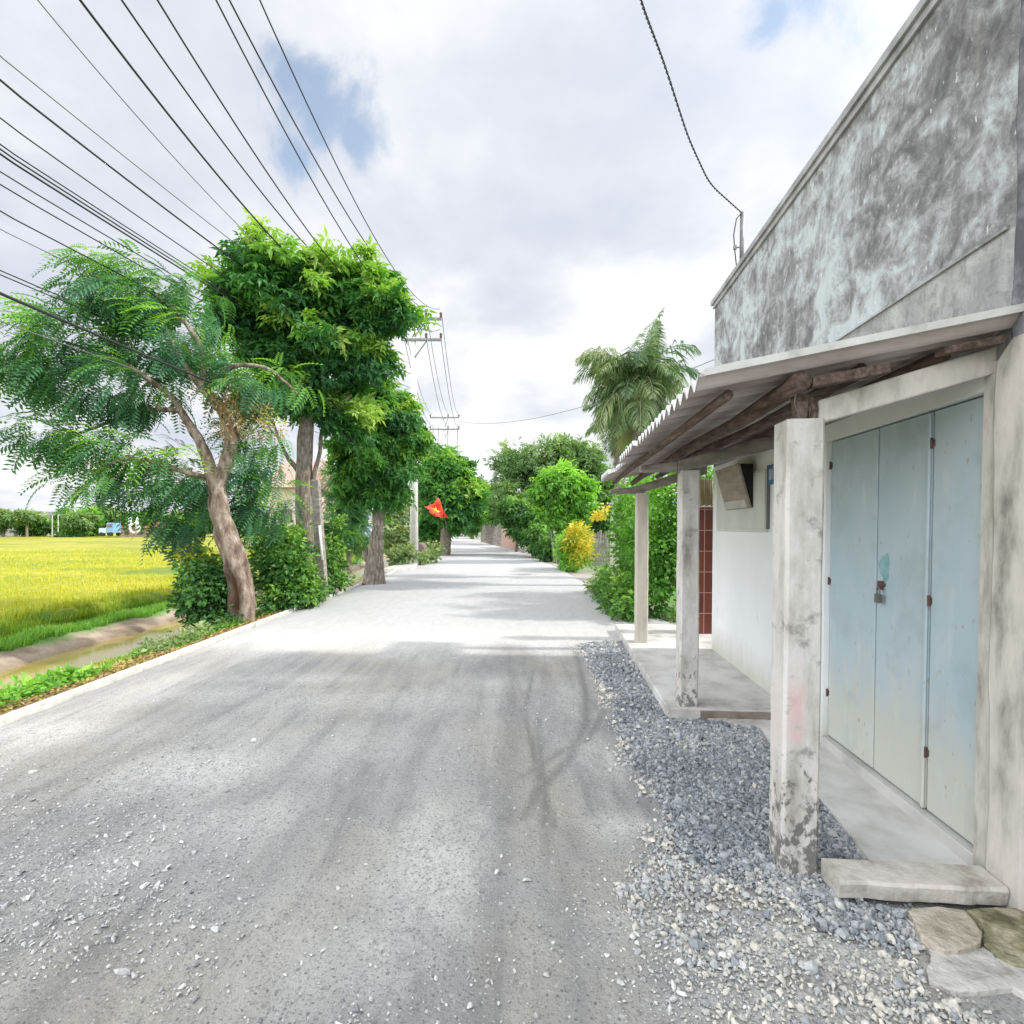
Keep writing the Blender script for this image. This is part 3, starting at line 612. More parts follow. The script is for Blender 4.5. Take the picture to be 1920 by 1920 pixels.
# aerial pole on the roof and the cable to it
ap = W(TW + .05, Ws(5.95), 0)
r0 = empty('roof_pole', (ap[0], ap[1], HT + .09), 'thin grey steel pole standing on the roof edge of the tall house', 'pole')
mb = MB(); mb.tube([(ap[0], ap[1], HT + .085), (ap[0], ap[1], 5.10)], .022, 10); mb.build('pole', MT['steel'], r0, smooth=True)
mb = MB(); mb.tube([(ap[0] - .07, ap[1], 4.72), (ap[0], ap[1], 4.72)], .008, 6); mb.tube([(ap[0] - .075, ap[1], 4.70), (ap[0] - .075, ap[1], 4.74)], .018, 8); mb.build('insulator', MT['steel'], r0)
mb = MB(); mb.tube([(ap[0], ap[1], 5.10), (ap[0] - .07, ap[1] - .02, 5.02), (ap[0] - .09, ap[1], 4.86), (ap[0] - .08, ap[1], 4.72), (ap[0] - .05, ap[1], 4.46)], .006, 6); mb.build('drop_wire', MT['wire'], r0)
pts = []
A_ = np.array([ap[0], ap[1], 5.09]); B_ = P(1200, 0, 3.2)
M1, M2, M3 = P(1330, 345, 5.1), P(1290, 258, 4.5), P(1245, 118, 3.8)
ctrl = [A_, M1, M2, M3, B_, P(1175, -130, 2.8), P(1140, -420, 2.2)]
arr = np.array(ctrl); tt = np.linspace(0, len(arr) - 1, 90); path = np.stack([np.interp(tt, range(len(arr)), arr[:, k]) for k in range(3)], 1)
for _ in range(12): path[1:-1] = (path[:-2] + path[1:-1] * 2 + path[2:]) / 4
cb = MB()
for ph in (0, math.pi):
    tt2 = np.linspace(0, len(path) - 1, 360); pp = np.stack([np.interp(tt2, range(len(path)), path[:, k]) for k in range(3)], 1)
    pp[:, 0] += .0055 * np.cos(tt2 * 3 + ph); pp[:, 2] += .0055 * np.sin(tt2 * 3 + ph); cb.tube(pp, .0042, 5)
tag(cb.build('twisted_cable', MT['wire'], smooth=True), 'twisted black service cable dropping from the sky to the thin roof pole', 'cable')

# neighbour wall towards the camera
nb = empty('neighbour_house', W(TW + 2, -2, 0), 'pale green house wall at the right edge of the photo beside the mouldy one', 'house')
mb = MB(); tbox(mb, TW - .02, TW + 8, -9, 2.33, -.2, HT + .25); tbox(mb, TW + .05, TW + 8, 2.3305, 2.499, -.2, HT + .05)
mb.build('wall', M('pale_green_plaster', [(.3, (.40, .44, .42)), (.55, (.54, .59, .57)), (.7, (.60, .65, .62))], 3, 8, .9, .3, .01), nb)
mb = MB(); mb.tube([W(TW - .045, 2.285, 0), W(TW - .05, 2.285, 1.2), W(TW - .04, 2.29, 2.3), W(TW - .045, 2.285, HT)], .018, 8); mb.build('drain_pipe', MT['wire_grey'], nb, smooth=True)

# ------------------------------------------------------------------ porch canopy
can = empty('porch_canopy', W(1.3, 4.6, 0), 'corrugated grey porch roof on three weathered square concrete posts along the house', 'porch')
def zroof(t): return 2.30 + (t - .64) * (.25 / 1.36)
mb = MB(); A, B = [], []
ssn = np.arange(2.44, 7.62, .0125)
for kk, s in enumerate(ssn):
    seg = int((s - 2.44) / .92); per = .135
    zz = .026 * math.cos(2 * math.pi * s / per); lift = .006 * (seg % 2)
    e0 = .635 + .025 * math.sin(seg * 2.7) + (.03 if seg == 3 else 0)
    tl = np.linspace(e0, TW - .005, 6)
    A.append([W(t, s, zroof(t) + zz + lift - .012 * math.sin(s * 1.3)) for t in tl])
top = np.array(A); bot = top.copy(); bot[..., 2] -= .010
n, m_, _ = top.shape; b0 = len(mb.v); mb.grid(top); mb.grid(bot[:, ::-1])
for i in range(n - 1):
    for (j, jj) in ((0, m_ - 1), (m_ - 1, 0)):
        a, b, c, d = i * m_ + j, (i + 1) * m_ + j, n * m_ + (i + 1) * m_ + jj, n * m_ + i * m_ + jj
        mb.f.append((a, b, c, d) if j == 0 else (d, c, b, a))
for i in (0, n - 1):
    for j in range(m_ - 1):
        a, b, c, d = i * m_ + j, i * m_ + j + 1, n * m_ + i * m_ + (m_ - 2 - j), n * m_ + i * m_ + (m_ - 1 - j)
        mb.f.append((a, d, c, b) if i == 0 else (a, b, c, d))
mb.build('roof_sheet', MT['sheet'], can)
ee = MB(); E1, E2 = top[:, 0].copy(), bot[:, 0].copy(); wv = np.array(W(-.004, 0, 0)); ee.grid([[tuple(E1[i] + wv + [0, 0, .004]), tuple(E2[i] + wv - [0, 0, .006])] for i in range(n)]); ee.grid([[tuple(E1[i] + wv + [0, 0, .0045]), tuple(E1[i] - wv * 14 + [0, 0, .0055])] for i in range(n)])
ee.build('lit_eave_edge', MT['white'], can)  # white strip paints the sky light caught along the eave teeth
mb = MB(); mb.hexa([W(.66, 2.425, zroof(.66) + .012), W(2.0, 2.425, zroof(2.0) + .012), W(2.0, 2.50, zroof(2.0) + .020), W(.66, 2.50, zroof(.66) + .020),
         W(.66, 2.425, zroof(.66) + .045), W(2.0, 2.425, zroof(2.0) + .045), W(2.0, 2.50, zroof(2.0) + .047), W(.66, 2.50, zroof(.66) + .047)])
mb.build('edge_strip', MT['kerb'], can)
posts = [(1.075, 1.245, 2.575, 2.745, 2.15, 'near porch post with pink smear and black grime'), (1.075, 1.235, 4.66, 4.82, 2.13, None), (1.085, 1.245, 7.20, 7.36, 2.10, None)]
def post_mat():
    m, nt, b, out = new_mat('grimy_post')
    f = nnoise(nt, 4, 8, .62, stretch=(2, 2, .6)); c = nramp(nt, f, [(.28, (.27, .25, .22)), (.42, (.46, .44, .40)), (.55, (.58, .56, .53)), (.7, (.60, .51, .48))])
    geo = nt.nodes.new('ShaderNodeNewGeometry'); sp = nt.nodes.new('ShaderNodeSeparateXYZ'); nt.links.new(geo.outputs['Position'], sp.inputs[0])
    g = nnoise(nt, 24, 7, .7, stretch=(1, 1, .7)); z = sp.outputs[2]
    k = nramp(nt, nmath(nt, 'ADD', g, nmath(nt, 'MULTIPLY', nmath(nt, 'SUBTRACT', .45, z), .32)), [(.56, 0.0), (.64, .85)])
    c = nmix(nt, k, c, (.10, .095, .085))
    b2 = nramp(nt, nnoise(nt, 9, 6, .65), [(.56, 0.0), (.68, .7)]); c = nmix(nt, b2, c, (.17, .16, .15))
    z3 = nmath(nt, 'ABSOLUTE', nmath(nt, 'SUBTRACT', z, .78)); xx = nmath(nt, 'ABSOLUTE', nmath(nt, 'SUBTRACT', sp.outputs[0], float(W(1.13, 2.575, 0)[0])))
    yy = nmath(nt, 'LESS_THAN', sp.outputs[1], 2.6)
    pk = nmath(nt, 'MULTIPLY', nmath(nt, 'MULTIPLY', nramp(nt, nmath(nt, 'ADD', z3, nmath(nt, 'MULTIPLY', f, .12)), [(.16, .8), (.22, 0.0)]), nramp(nt, xx, [(.020, .85), (.045, 0.0)])), nmath(nt, 'MULTIPLY', yy, nramp(nt, g, [(.38, .25), (.52, 1.0)])))
    c = nmix(nt, pk, c, (.66, .40, .40))
    nt.links.new(c, b.inputs['Base Color']); b.inputs['Roughness'].default_value = .92; nbump(nt, b, nmath(nt, 'ADD', g, f), .7, .008); return m
pm = post_mat()
def post_tan():
    return M('tan_post', [(.28, (.34, .31, .27)), (.42, (.50, .46, .39)), (.6, (.60, .54, .45)), (.72, (.55, .50, .46))], 3, 7, .9, .4, .005, stretch=(2, 2, .5))
pt2 = post_tan()
for i, (t0, t1, s0, s1, zt, lb) in enumerate(posts):
    mb = MB(); A = []
    for z in np.linspace(-.12, zt, 34):
        r = [(t0, s0), (t1, s0), (t1, s1), (t0, s1)]; ring = []
        ch = .014
        for (a, b_), (c1, c2) in zip(r, ((1, 1), (-1, 1), (-1, -1), (1, -1))):
            j = (float(fbm(np.array([a * 9 + z * 5]), np.array([b_ * 9]), None, 4, 71 + i)[0]) - .5) * .016
            pa, pb = (a + c1 * ch + j, b_ + j), (a + j, b_ + c2 * ch + j)
            if c1 * c2 > 0: pa, pb = pb, pa
            ring += [W(pa[0], pa[1], z), W(pb[0], pb[1], z)]
        A.append(ring)
    b0 = len(mb.v); mb.grid(A, True); mb.f.append(tuple(len(mb.v) - 8 + k for k in range(8)))
    p = mb.build('post', pm if i < 2 else pt2, can)
    if lb: p['label'] = lb
    mb = MB()
    zb = zt - .02
    mb.hexa([W(t0 - .02 if i else t1 - .02, s0 + .03, zb - .0), W(TW + .01, s0 + .03, zroof(TW) - .20), W(TW + .01, s1 - .04, zroof(TW) - .20), W(t0 - .02 if i else t1 - .02, s1 - .04, zb),
             W(t0 - .02 if i else t1 - .02, s0 + .03, zb + .11), W(TW + .01, s0 + .03, zroof(TW) - .075), W(TW + .01, s1 - .04, zroof(TW) - .075), W(t0 - .02 if i else t1 - .02, s1 - .04, zb + .11)])
    if i: mb.hexa([W(.74, s0 + .035, zb + .012), W(t0 - .021, s0 + .035, zb + .015), W(t0 - .021, s1 - .045, zb + .015), W(.74, s1 - .045, zb + .012), W(.74, s0 + .035, zb + .075), W(t0 - .021, s0 + .035, zb + .10), W(t0 - .021, s1 - .045, zb + .10), W(.74, s1 - .045, zb + .075)])
    mb.build('crossbeam', MT['beam'] if i else MT['post'], can, bevel=.008)
mb = MB()
mb.tube([W(1.10, 2.50, 2.305), W(1.12, 3.4, 2.29), W(1.09, 4.5, 2.295), W(1.11, 5.6, 2.285), W(1.09, 6.7, 2.29), W(1.10, 7.7, 2.27)], [.045, .043, .04, .042, .038, .035], 10)
mb.build('purlin', MT['wood'], can, smooth=True)
mb = MB(); mb.tube([W(1.42, 2.62, 2.375), W(1.44, 4.0, 2.36), W(1.41, 5.6, 2.37), W(1.43, 7.6, 2.35)], [.036, .038, .035, .036], 10); mb.build('purlin', MT['wood'], can, smooth=True)
mb = MB(); mb.tube([W(1.78, 2.62, 2.44), W(1.8, 4.5, 2.435), W(1.79, 7.5, 2.43)], [.032, .034, .03], 10); mb.build('purlin', MT['wood'], can, smooth=True)
mb = MB(); mb.tube([W(.80, 2.56, 2.262), W(.79, 4.2, 2.255), W(.80, 6, 2.26), W(.81, 7.5, 2.255)], [.024, .026, .024, .022], 8); mb.build('purlin', MT['wood'], can, smooth=True)
mb = MB(); mb.hexa([W(1.13, 2.60, 2.13), W(1.17, 2.60, 2.13), W(1.17, 2.66, 2.13), W(1.13, 2.66, 2.13), W(1.12, 2.60, 2.27), W(1.18, 2.60, 2.27), W(1.18, 2.66, 2.27), W(1.12, 2.66, 2.27)])
mb.hexa([W(1.15, 2.50, 2.275), W(1.48, 2.50, 2.335), W(1.48, 2.56, 2.335), W(1.15, 2.56, 2.275), W(1.15, 2.50, 2.32), W(1.48, 2.50, 2.38), W(1.48, 2.56, 2.38), W(1.15, 2.56, 2.32)])
mb.tube([W(1.20, 2.62, 2.12), W(1.205, 2.60, 2.20), W(1.19, 2.62, 2.26)], .016, 8); mb.build('wood_packing', MT['wood'], can, bevel=.003)
mb = MB(); mb.tube([W(1.14, 2.585, 2.13), W(1.10, 2.57, 2.22), W(1.11, 2.56, 2.31)], .003, 5); mb.build('tie_wire', MT['steel'], can)
mb = MB(); mb.hexa([W(1.70, 2.50, 2.41), W(1.95, 2.50, 2.45), W(1.95, 2.56, 2.45), W(1.70, 2.56, 2.41), W(1.70, 2.50, 2.44), W(1.95, 2.50, 2.485), W(1.95, 2.56, 2.485), W(1.70, 2.56, 2.44)]); mb.build('batten', MT['wood'], can)
# ground sill between the near post and the pilaster
mb = MB(); nsl = 24; Tt = np.linspace(1.247, TW - .05, nsl); A = []
for t in Tt:
    j = (float(fbm(np.array([t * 9]), np.array([.7]), None, 4, 81)[0]) - .5) * .03
    f = min(1, max(0, (t - 1.1) * 3))
    A.append([W(t, 2.565, .10), W(t, 2.415 + j, .10 - abs(j) * .3), W(t, 2.405 + j, .085), W(t, 2.415 + j * 1.6, .02), W(t, 2.45, .01), W(t, 2.565, .01)])
mb.grid(A, True); mb.f.append(tuple(range(6))); mb.f.append(tuple(len(mb.v) - 1 - k for k in range(6)))
tag(mb.build('concrete_sill', M('stained_sill', [(.3, (.24, .21, .18)), (.42, (.42, .39, .34)), (.55, (.54, .51, .46)), (.7, (.56, .49, .45))], 6, 9, .9, .8, .01), smooth=False), 'cracked concrete sill beam lying between the near porch post and the house', 'sill')
# a lower brown edge under raised slab is built of soil-stained concrete
mb = MB(); tbox(mb, 1.24, TW, 4.600, 4.618, -.02, .085); o = mb.build('pavement_edge', M('brown_edge', [(.3, (.15, .12, .10)), (.7, (.28, .23, .20))], 9, 6, .9, .4, .005)); o['kind'] = 'structure'

# brown tiled gate column beyond the house
tcx = W(2.16, 8.0, 0)
gcn = empty('tiled_gate_column', (tcx[0], tcx[1], .1), 'brown tiled square column with a white cap beyond the white wall', 'column')
mb = MB(); mb.box(tcx[0] - .13, tcx[0] + .13, tcx[1] - .13, tcx[1] + .13, .08, 1.93); mb.build('shaft', MT['brick'], gcn, bevel=.004)
mb = MB(); mb.box(tcx[0] - .16, tcx[0] + .16, tcx[1] - .16, tcx[1] + .16, 1.932, 1.98); mb.box(tcx[0] - .10, tcx[0] + .10, tcx[1] - .10, tcx[1] + .10, 2.10, 2.20)
mb.box(tcx[0] - .13, tcx[0] + .13, tcx[1] - .13, tcx[1] + .13, 1.982, 2.02); mb.build('cap', MT['white'], gcn, bevel=.008)
mb = MB(); mb.tube([(tcx[0], tcx[1], 2.022), (tcx[0], tcx[1], 2.06), (tcx[0], tcx[1], 2.10)], [.10, .13, .08], 14); mb.build('urn', MT['brick'], gcn, smooth=True)
bb = W(2.05, 7.45, 0); mb = MB()
for k in range(7): mb.tube([(bb[0] - .07 + .025 * k, bb[1], 1.93 + .01 * (k % 3)), (bb[0] - .065 + .025 * k, bb[1] + .03, 2.30)], .013, 6)
tag(mb.build('bamboo_bundle', M('bamboo', [(.3, (.16, .12, .06)), (.7, (.36, .28, .15))], 8, 5, .6, .1, .002, stretch=(4, 4, .4)), smooth=True), 'bundle of brown bamboo rods hanging at the far end of the porch', 'bamboo')

# ------------------------------------------------------------------ stones
def in_poly(x, y, poly):
    c = np.zeros(x.shape, bool); n = len(poly)
    for i in range(n):
        x0, y0 = poly[i]; x1, y1 = poly[(i + 1) % n]
        m = ((y0 > y) != (y1 > y)); xi = (x1 - x0) * (y - y0) / ((y1 - y0) + 1e-12) + x0; c ^= m & (x < xi)
    return c
def stone_tmpl(r):   # irregular six sided chip: wide foot, smaller tilted top
    a = np.arange(6) * math.pi / 3 + r.uniform(-.35, .35, 6); rb = r.uniform(.65, 1.1, 6); rt = rb * r.uniform(.35, .8, 6); tl = r.uniform(-.35, .35, 2)
    bot = np.stack([rb * np.cos(a), rb * np.sin(a), -.6 + r.uniform(-.2, .2, 6)], 1); top = np.stack([rt * np.cos(a), rt * np.sin(a), .7 + tl[0] * np.cos(a) + tl[1] * np.sin(a)], 1)
    return np.vstack([bot, top]), [(0, 1, 7, 6), (1, 2, 8, 7), (2, 3, 9, 8), (3, 4, 10, 9), (4, 5, 11, 10), (5, 0, 6, 11), (6, 7, 8, 9), (6, 9, 10, 11)]
def stones(name, pos, size, tint, mat, flat, seed, label, cat):
    r = rnd(seed); n = len(pos); nt_ = 7; parts = []
    Vs, Ls, Ts = [], [], []; off = 0
    which = r.integers(0, nt_, n)
    for k in range(nt_):
        tv, tf = stone_tmpl(r); idx = np.where(which == k)[0]; m = len(idx)
        if m == 0: continue
        nrm = unit(np.array([0, 0, 1.0]) + r.normal(0, .45, (m, 3))); d = r.normal(size=(m, 3)); R = frames(d, nrm)
        R = frames(np.cross(nrm, d), nrm)
        S = size[idx][:, None] * np.stack([r.uniform(.7, 1.3, m), r.uniform(.5, 1, m), flat * r.uniform(.7, 1.2, m)], 1)
        V = np.einsum('nij,nkj->nki', R, tv[None] * S[:, None, :]) + pos[idx][:, None, :]
        Vs.append(V.reshape(-1, 3)); fl = np.concatenate([np.array(f) for f in tf])
        Ls.append((fl[None] + (np.arange(m) * 12)[:, None]).ravel() + off); off += m * 12; Ts.append(np.repeat(tint[idx], 12))
    L = np.concatenate(Ls); o = raw_mesh(name, np.concatenate(Vs), L, np.arange(0, len(L), 4), mat, None, False, {'tint': np.concatenate(Ts)})
    return tag(o, label, cat, kind='stuff')
gp = [G(*p)[:2] for p in ((1080, 1207), (1188, 1203), (1225, 1265), (1262, 1330), (1400, 1338), (1450, 1385), (1520, 1470), (1600, 1570), (1665, 1645), (1545, 1672), (1600, 1700), (1710, 1712), (1730, 1800), (1770, 1860), (1850, 1925), (1900, 2100), (1650, 2150), (1400, 2100), (1330, 1960), (1300, 1850), (1230, 1760), (1180, 1670), (1230, 1570), (1215, 1480), (1165, 1400), (1140, 1300), (1110, 1240))]
r = rnd(5); gx = r.uniform(.15, 2.2, 380000); gy = r.uniform(1.2, 8.0, 380000)
gxx = gx + (fbm(gx * 4, gy * 4, None, 4, 91) - .5) * .34 + r.normal(0, 1, len(gx)) * .05; ok = in_poly(gxx, gy + r.normal(0, .03, len(gx)), gp)
gx, gy = gx[ok], gy[ok]; far_keep = r.random(len(gx)) < np.clip(3.2 / gy, .25, 1); gx, gy = gx[far_keep], gy[far_keep]
gm = [G(*p)[:2] for p in ((1080, 1200), (1188, 1195), (1262, 1330), (1400, 1338), (1520, 1470), (1680, 1645), (1560, 1690), (1760, 1735), (1700, 1790), (1560, 1740), (1440, 1690), (1330, 1625), (1240, 1570), (1220, 1470), (1165, 1400), (1140, 1300))]
main = in_poly(gx + r.normal(0, 1, len(gx)) * .045 - .05 + (fbm(gx * 6, gy * 6, None, 3, 191) - .5) * .2, gy + r.normal(0, .05, len(gx)), gm)
dn = fbm(gx * 2.2, gy * 2.2, None, 3, 93); kd = r.random(len(gx)) < np.where(main, 1.0, .12 + .40 * ss(.35, .65, dn)); gx, gy, main = gx[kd][:80000], gy[kd][:80000], main[kd][:80000]
sz = r.lognormal(math.log(.0073), .52, len(gx)) * (1 + .25 * np.clip((gy - 3) / 3, 0, 1)); hp = .03 * fbm(gx * 3, gy * 3, None, 3, 95)
zone = fbm(gx * 2.5, gy * 2.5, None, 3, 97)
stones('gravel', np.stack([gx, gy, -.006 + sz * .3 + hp * r.random(len(gx)) * main], 1), np.clip(sz, .004, .032), np.clip(r.normal(.50, .2, len(gx)) + (zone - .5) * .5 + np.where(main, 0, .38), 0, 1), MT['gravel'], .6, 6,
       'heap of blue grey crushed stone spread between the road and the porch', 'gravel')
# loose chips on the road
n = 22000; px = r.uniform(-60, 1500, n); py = 1250 + 760 * r.random(n) ** .8
pos = np.array([G(a, b) for a, b in zip(px, py)])
den = fbm(pos[:, 0] * 1.3, pos[:, 1] * 1.3, None, 3, 101) + .30 * np.exp(-((px - 150) / 280) ** 2 - ((py - 1700) / 200) ** 2) + .18 * np.exp(-((px - 1150) / 180) ** 2 - ((py - 1750) / 150) ** 2) + .10 * np.exp(-((px - 380) / 140) ** 2 - ((py - 1440) / 60) ** 2)
kp = r.random(n) < (.05 + ss(.48, .85, den)) * np.clip(1.2 - .5 * (py < 1400), .3, 1); pos = pos[kp]; m = len(pos)
sz = r.lognormal(math.log(.0052), .52, m); sz = np.clip(sz, .003, .030); pos[:, 2] = -.006 + sz * .15
stones('pebbles', pos, sz, np.clip(r.normal(.5, .28, m), 0, 1), MT['chips'], .35, 8, 'pale stone chips scattered loosely over the near road', 'pebbles')
# broken slabs bottom right, each a thing
slm = [M('sandstone_slab', [(.34, (.24, .21, .15)), (.46, (.40, .36, .28)), (.6, (.54, .48, .40))], 9, 10, .9, 1.0, .02), M('olive_slab', [(.34, (.12, .11, .06)), (.46, (.24, .225, .13)), (.6, (.42, .385, .28))], 9, 10, .9, 1.0, .02), M('grey_slab', [(.34, (.32, .30, .27)), (.48, (.48, .46, .43)), (.62, (.58, .555, .52))], 9, 10, .9, .9, .015)]
slabs = [([(1700, 1705), (1760, 1698), (1810, 1705), (1838, 1738), (1842, 1768), (1795, 1780), (1770, 1782), (1730, 1755)], .034, 0, 'tan broken stone slab just below the concrete sill'),
         ([(1812, 1706), (1870, 1700), (1920, 1702), (1990, 1706), (2000, 1780), (1925, 1776), (1880, 1752), (1850, 1730)], .040, 1, 'olive mossy broken slab in the corner under the pilaster'),
         ([(1842, 1735), (1878, 1757), (1925, 1782), (1990, 1790), (1990, 1822), (1900, 1808), (1868, 1792), (1848, 1770)], .020, 1, 'thin brown slab piece between the mossy slab and the pale one'),
         ([(1745, 1782), (1800, 1784), (1846, 1774), (1870, 1796), (1960, 1815), (2100, 1860), (2050, 1935), (1900, 1850), (1830, 1858), (1790, 1856), (1740, 1838)], .012, 2, 'large pale cracked concrete slab in the lower right corner')]
for pts, zt, k, lb in slabs:
    pp = [G(a, b, zt) for a, b in pts]; q = []
    for i in range(len(pp)):
        a, b = pp[i], pp[(i + 1) % len(pp)]
        for f in (0, .33, .66):
            c = a * (1 - f) + b * f; c = c.copy(); c[0] += random.Random(i * 7 + int(f * 9)).uniform(-.006, .006); c[1] += random.Random(i * 5 + int(f * 9)).uniform(-.006, .006); q.append(c)
    n = len(q); ctr = np.mean(q, 0); mb = MB()
    tp = [(c[0], c[1], zt - .004) for c in q]; ti = [(ctr[0] + (c[0] - ctr[0]) * .93, ctr[1] + (c[1] - ctr[1]) * .93, zt + .003 * math.sin(i)) for i, c in enumerate(q)]; bt = [(c[0], c[1], zt - .05) for c in q]
    mb.add(tp + ti + bt + [(ctr[0], ctr[1], zt + .004)], [(i, (i + 1) % n, n + (i + 1) % n, n + i) for i in range(n)] + [(n + i, n + (i + 1) % n, 3 * n) for i in range(n)] + [(i, 2 * n + i, 2 * n + (i + 1) % n, (i + 1) % n) for i in range(n)])
    o = mb.build('stone_slab', slm[k], smooth=False); tag(o, lb, 'slab', 'broken slabs beside the house')
# ------------------------------------------------------------------ left trees
tA = empty('feathery_tree', G(455, 1165), 'leaning feathery leaved tree with a hollow reddish trunk beside the kerb', 'tree')
ZA = 9.6
bA = P(452, 1172, ZA)
trunkA = [([P(455, 1185, ZA), P(453, 1120, ZA), P(440, 1050, ZA), P(418, 985, ZA), P(408, 930, ZA), P(398, 890, ZA)], [.24, .215, .20, .17, .135, .115]),
          ([P(418, 985, ZA), P(405, 935, ZA), P(420, 880, ZA + .1), P(436, 820, ZA + .2), P(418, 770, ZA + .1), P(385, 730, ZA), P(350, 690, ZA - .1), P(300, 600, ZA)], [.14, .115, .115, .115, .10, .085, .045, .02]),
          ([P(400, 900, ZA), P(385, 850, ZA), P(362, 810, ZA), P(320, 745, ZA), P(230, 680, ZA - .3), P(120, 640, ZA - .4)], [.12, .09, .075, .05, .035, .015]),
          ([P(340, 770, ZA), P(270, 770, ZA), P(180, 800, ZA), P(80, 840, ZA)], [.05, .035, .025, .01]),
          ([P(400, 900, ZA), P(330, 880, ZA - .3), P(240, 860, ZA - .5), P(170, 890, ZA - .6)], [.06, .04, .03, .012]),
          ([P(385, 730, ZA), P(430, 690, ZA + .1), P(500, 690, ZA + .2), P(560, 740, ZA + .2)], [.05, .04, .03, .01]),
          ([P(385, 730, ZA), P(370, 640, ZA), P(300, 560, ZA), P(180, 500, ZA)], [.06, .045, .03, .01])]
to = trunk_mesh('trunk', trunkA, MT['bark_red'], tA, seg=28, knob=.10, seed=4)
# hollow and gnarls in the lower trunk
me = to.data; co = np.zeros(len(me.vertices) * 3, np.float32); me.vertices.foreach_get('co', co); co = co.reshape(-1, 3).astype(float) + np.array(tA.location)
nlow = 42 * 28
ax = np.array([P(455, 1185, ZA), P(453, 1120, ZA), P(440, 1050, ZA), P(418, 985, ZA), P(408, 930, ZA), P(398, 890, ZA)])
cx = np.interp(co[:, 2], ax[:, 2], ax[:, 0]); cyv = np.interp(co[:, 2], ax[:, 2], ax[:, 1])
low = co[:, 2] < P(0, 900, ZA)[2]
dx_, dy_ = co[:, 0] - cx, co[:, 1] - cyv; rr = np.hypot(dx_, dy_) + 1e-6
ang = np.arctan2(dx_, -dy_)     # 0 = towards camera
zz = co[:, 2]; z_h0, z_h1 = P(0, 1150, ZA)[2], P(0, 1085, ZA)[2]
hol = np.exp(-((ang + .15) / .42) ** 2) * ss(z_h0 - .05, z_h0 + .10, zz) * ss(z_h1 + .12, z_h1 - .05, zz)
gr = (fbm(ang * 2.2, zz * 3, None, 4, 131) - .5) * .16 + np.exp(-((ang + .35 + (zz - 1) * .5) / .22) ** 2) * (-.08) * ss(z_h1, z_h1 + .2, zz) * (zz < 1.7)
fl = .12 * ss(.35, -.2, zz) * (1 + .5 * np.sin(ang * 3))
k = np.where(low, (1 - .62 * hol) * (1 + gr * 2.2) + fl, 1.0)
co[:, 0] = np.where(low, cx + dx_ * k, co[:, 0]); co[:, 1] = np.where(low, cyv + dy_ * k, co[:, 1])
me.vertices.foreach_set('co', (co - np.array(tA.location)).astype(np.float32).ravel()); me.update()
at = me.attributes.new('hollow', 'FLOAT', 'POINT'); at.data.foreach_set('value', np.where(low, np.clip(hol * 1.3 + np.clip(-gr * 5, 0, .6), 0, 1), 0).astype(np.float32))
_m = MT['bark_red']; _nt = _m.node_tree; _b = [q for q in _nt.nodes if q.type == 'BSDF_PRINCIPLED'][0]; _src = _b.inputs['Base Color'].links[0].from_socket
_nt.links.new(nmix(_nt, attr(_nt, 'hollow'), _src, (.085, .038, .022)), _b.inputs['Base Color'])  # hollow and grooves darkened in colour: red-brown heartwood plus painted shade
fr = t_frond(8, .34, .050, .50)
eA = [ell(250, 555, 130, 55, ZA, .9), ell(130, 640, 110, 60, ZA - .3, .8), ell(70, 690, 90, 45, ZA - .5, .7), ell(330, 640, 110, 70, ZA, .9), ell(230, 730, 120, 50, ZA - .2, .8), ell(100, 815, 105, 32, ZA - .3, .6), ell(230, 850, 110, 35, ZA - .2, .7),
      ell(190, 900, 90, 40, ZA - .3, .7), ell(340, 905, 90, 60, ZA + .3, .7), ell(480, 720, 90, 45, ZA + .3, .7), ell(470, 850, 60, 100, ZA + .7, .5), ell(490, 950, 55, 60, ZA + .9, .5), ell(330, 975, 60, 35, ZA + .5, .5), ell(210, 500, 50, 24, ZA, .5), ell(330, 545, 80, 26, ZA + .2, .6)]
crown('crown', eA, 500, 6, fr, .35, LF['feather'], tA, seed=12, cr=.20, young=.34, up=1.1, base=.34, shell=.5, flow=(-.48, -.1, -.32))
# dead vine hanging in the fork
dv = [ell(410, 740, 40, 35, ZA - .1, .25), ell(460, 770, 45, 30, ZA - .1, .25), ell(500, 800, 35, 25, ZA - .1, .2), ell(430, 790, 30, 40, ZA - .2, .2)]
o = crown('dry_vine', dv, 120, 10, t_leaf(.25), .06, LF['dry'], None, seed=14, cr=.12, base=.5, young=.2); tag(o, 'tangle of dry brown vine draped over the feathery tree fork', 'vine')

wh = t_whorl(6, .17, .35)
tB = empty('round_crowned_tree', G(575, 1125), 'big round crowned tree with a straight grey trunk behind the leaning one', 'tree')
ZB = 12.4
trunk_mesh('trunk', [([P(578, 1120, ZB), P(572, 1000, ZB), P(570, 900, ZB), P(573, 820, ZB), P(580, 740, ZB), P(600, 640, ZB)], [.21, .20, .19, .17, .13, .06]),
                     ([P(583, 930, ZB), P(592, 880, ZB), P(600, 850, ZB + .1), P(608, 800, ZB + .1), P(660, 740, ZB)], [.06, .05, .045, .045, .02]),
                     ([P(572, 900, ZB), P(556, 880, ZB), P(530, 840, ZB), P(500, 760, ZB)], [.08, .06, .04, .02]), ([P(580, 740, ZB), P(520, 660, ZB), P(470, 580, ZB)], [.08, .05, .02]), ([P(585, 720, ZB), P(650, 650, ZB), P(700, 600, ZB)], [.08, .05, .02])], MT['bark'], tB, seg=14, knob=.06, seed=7)
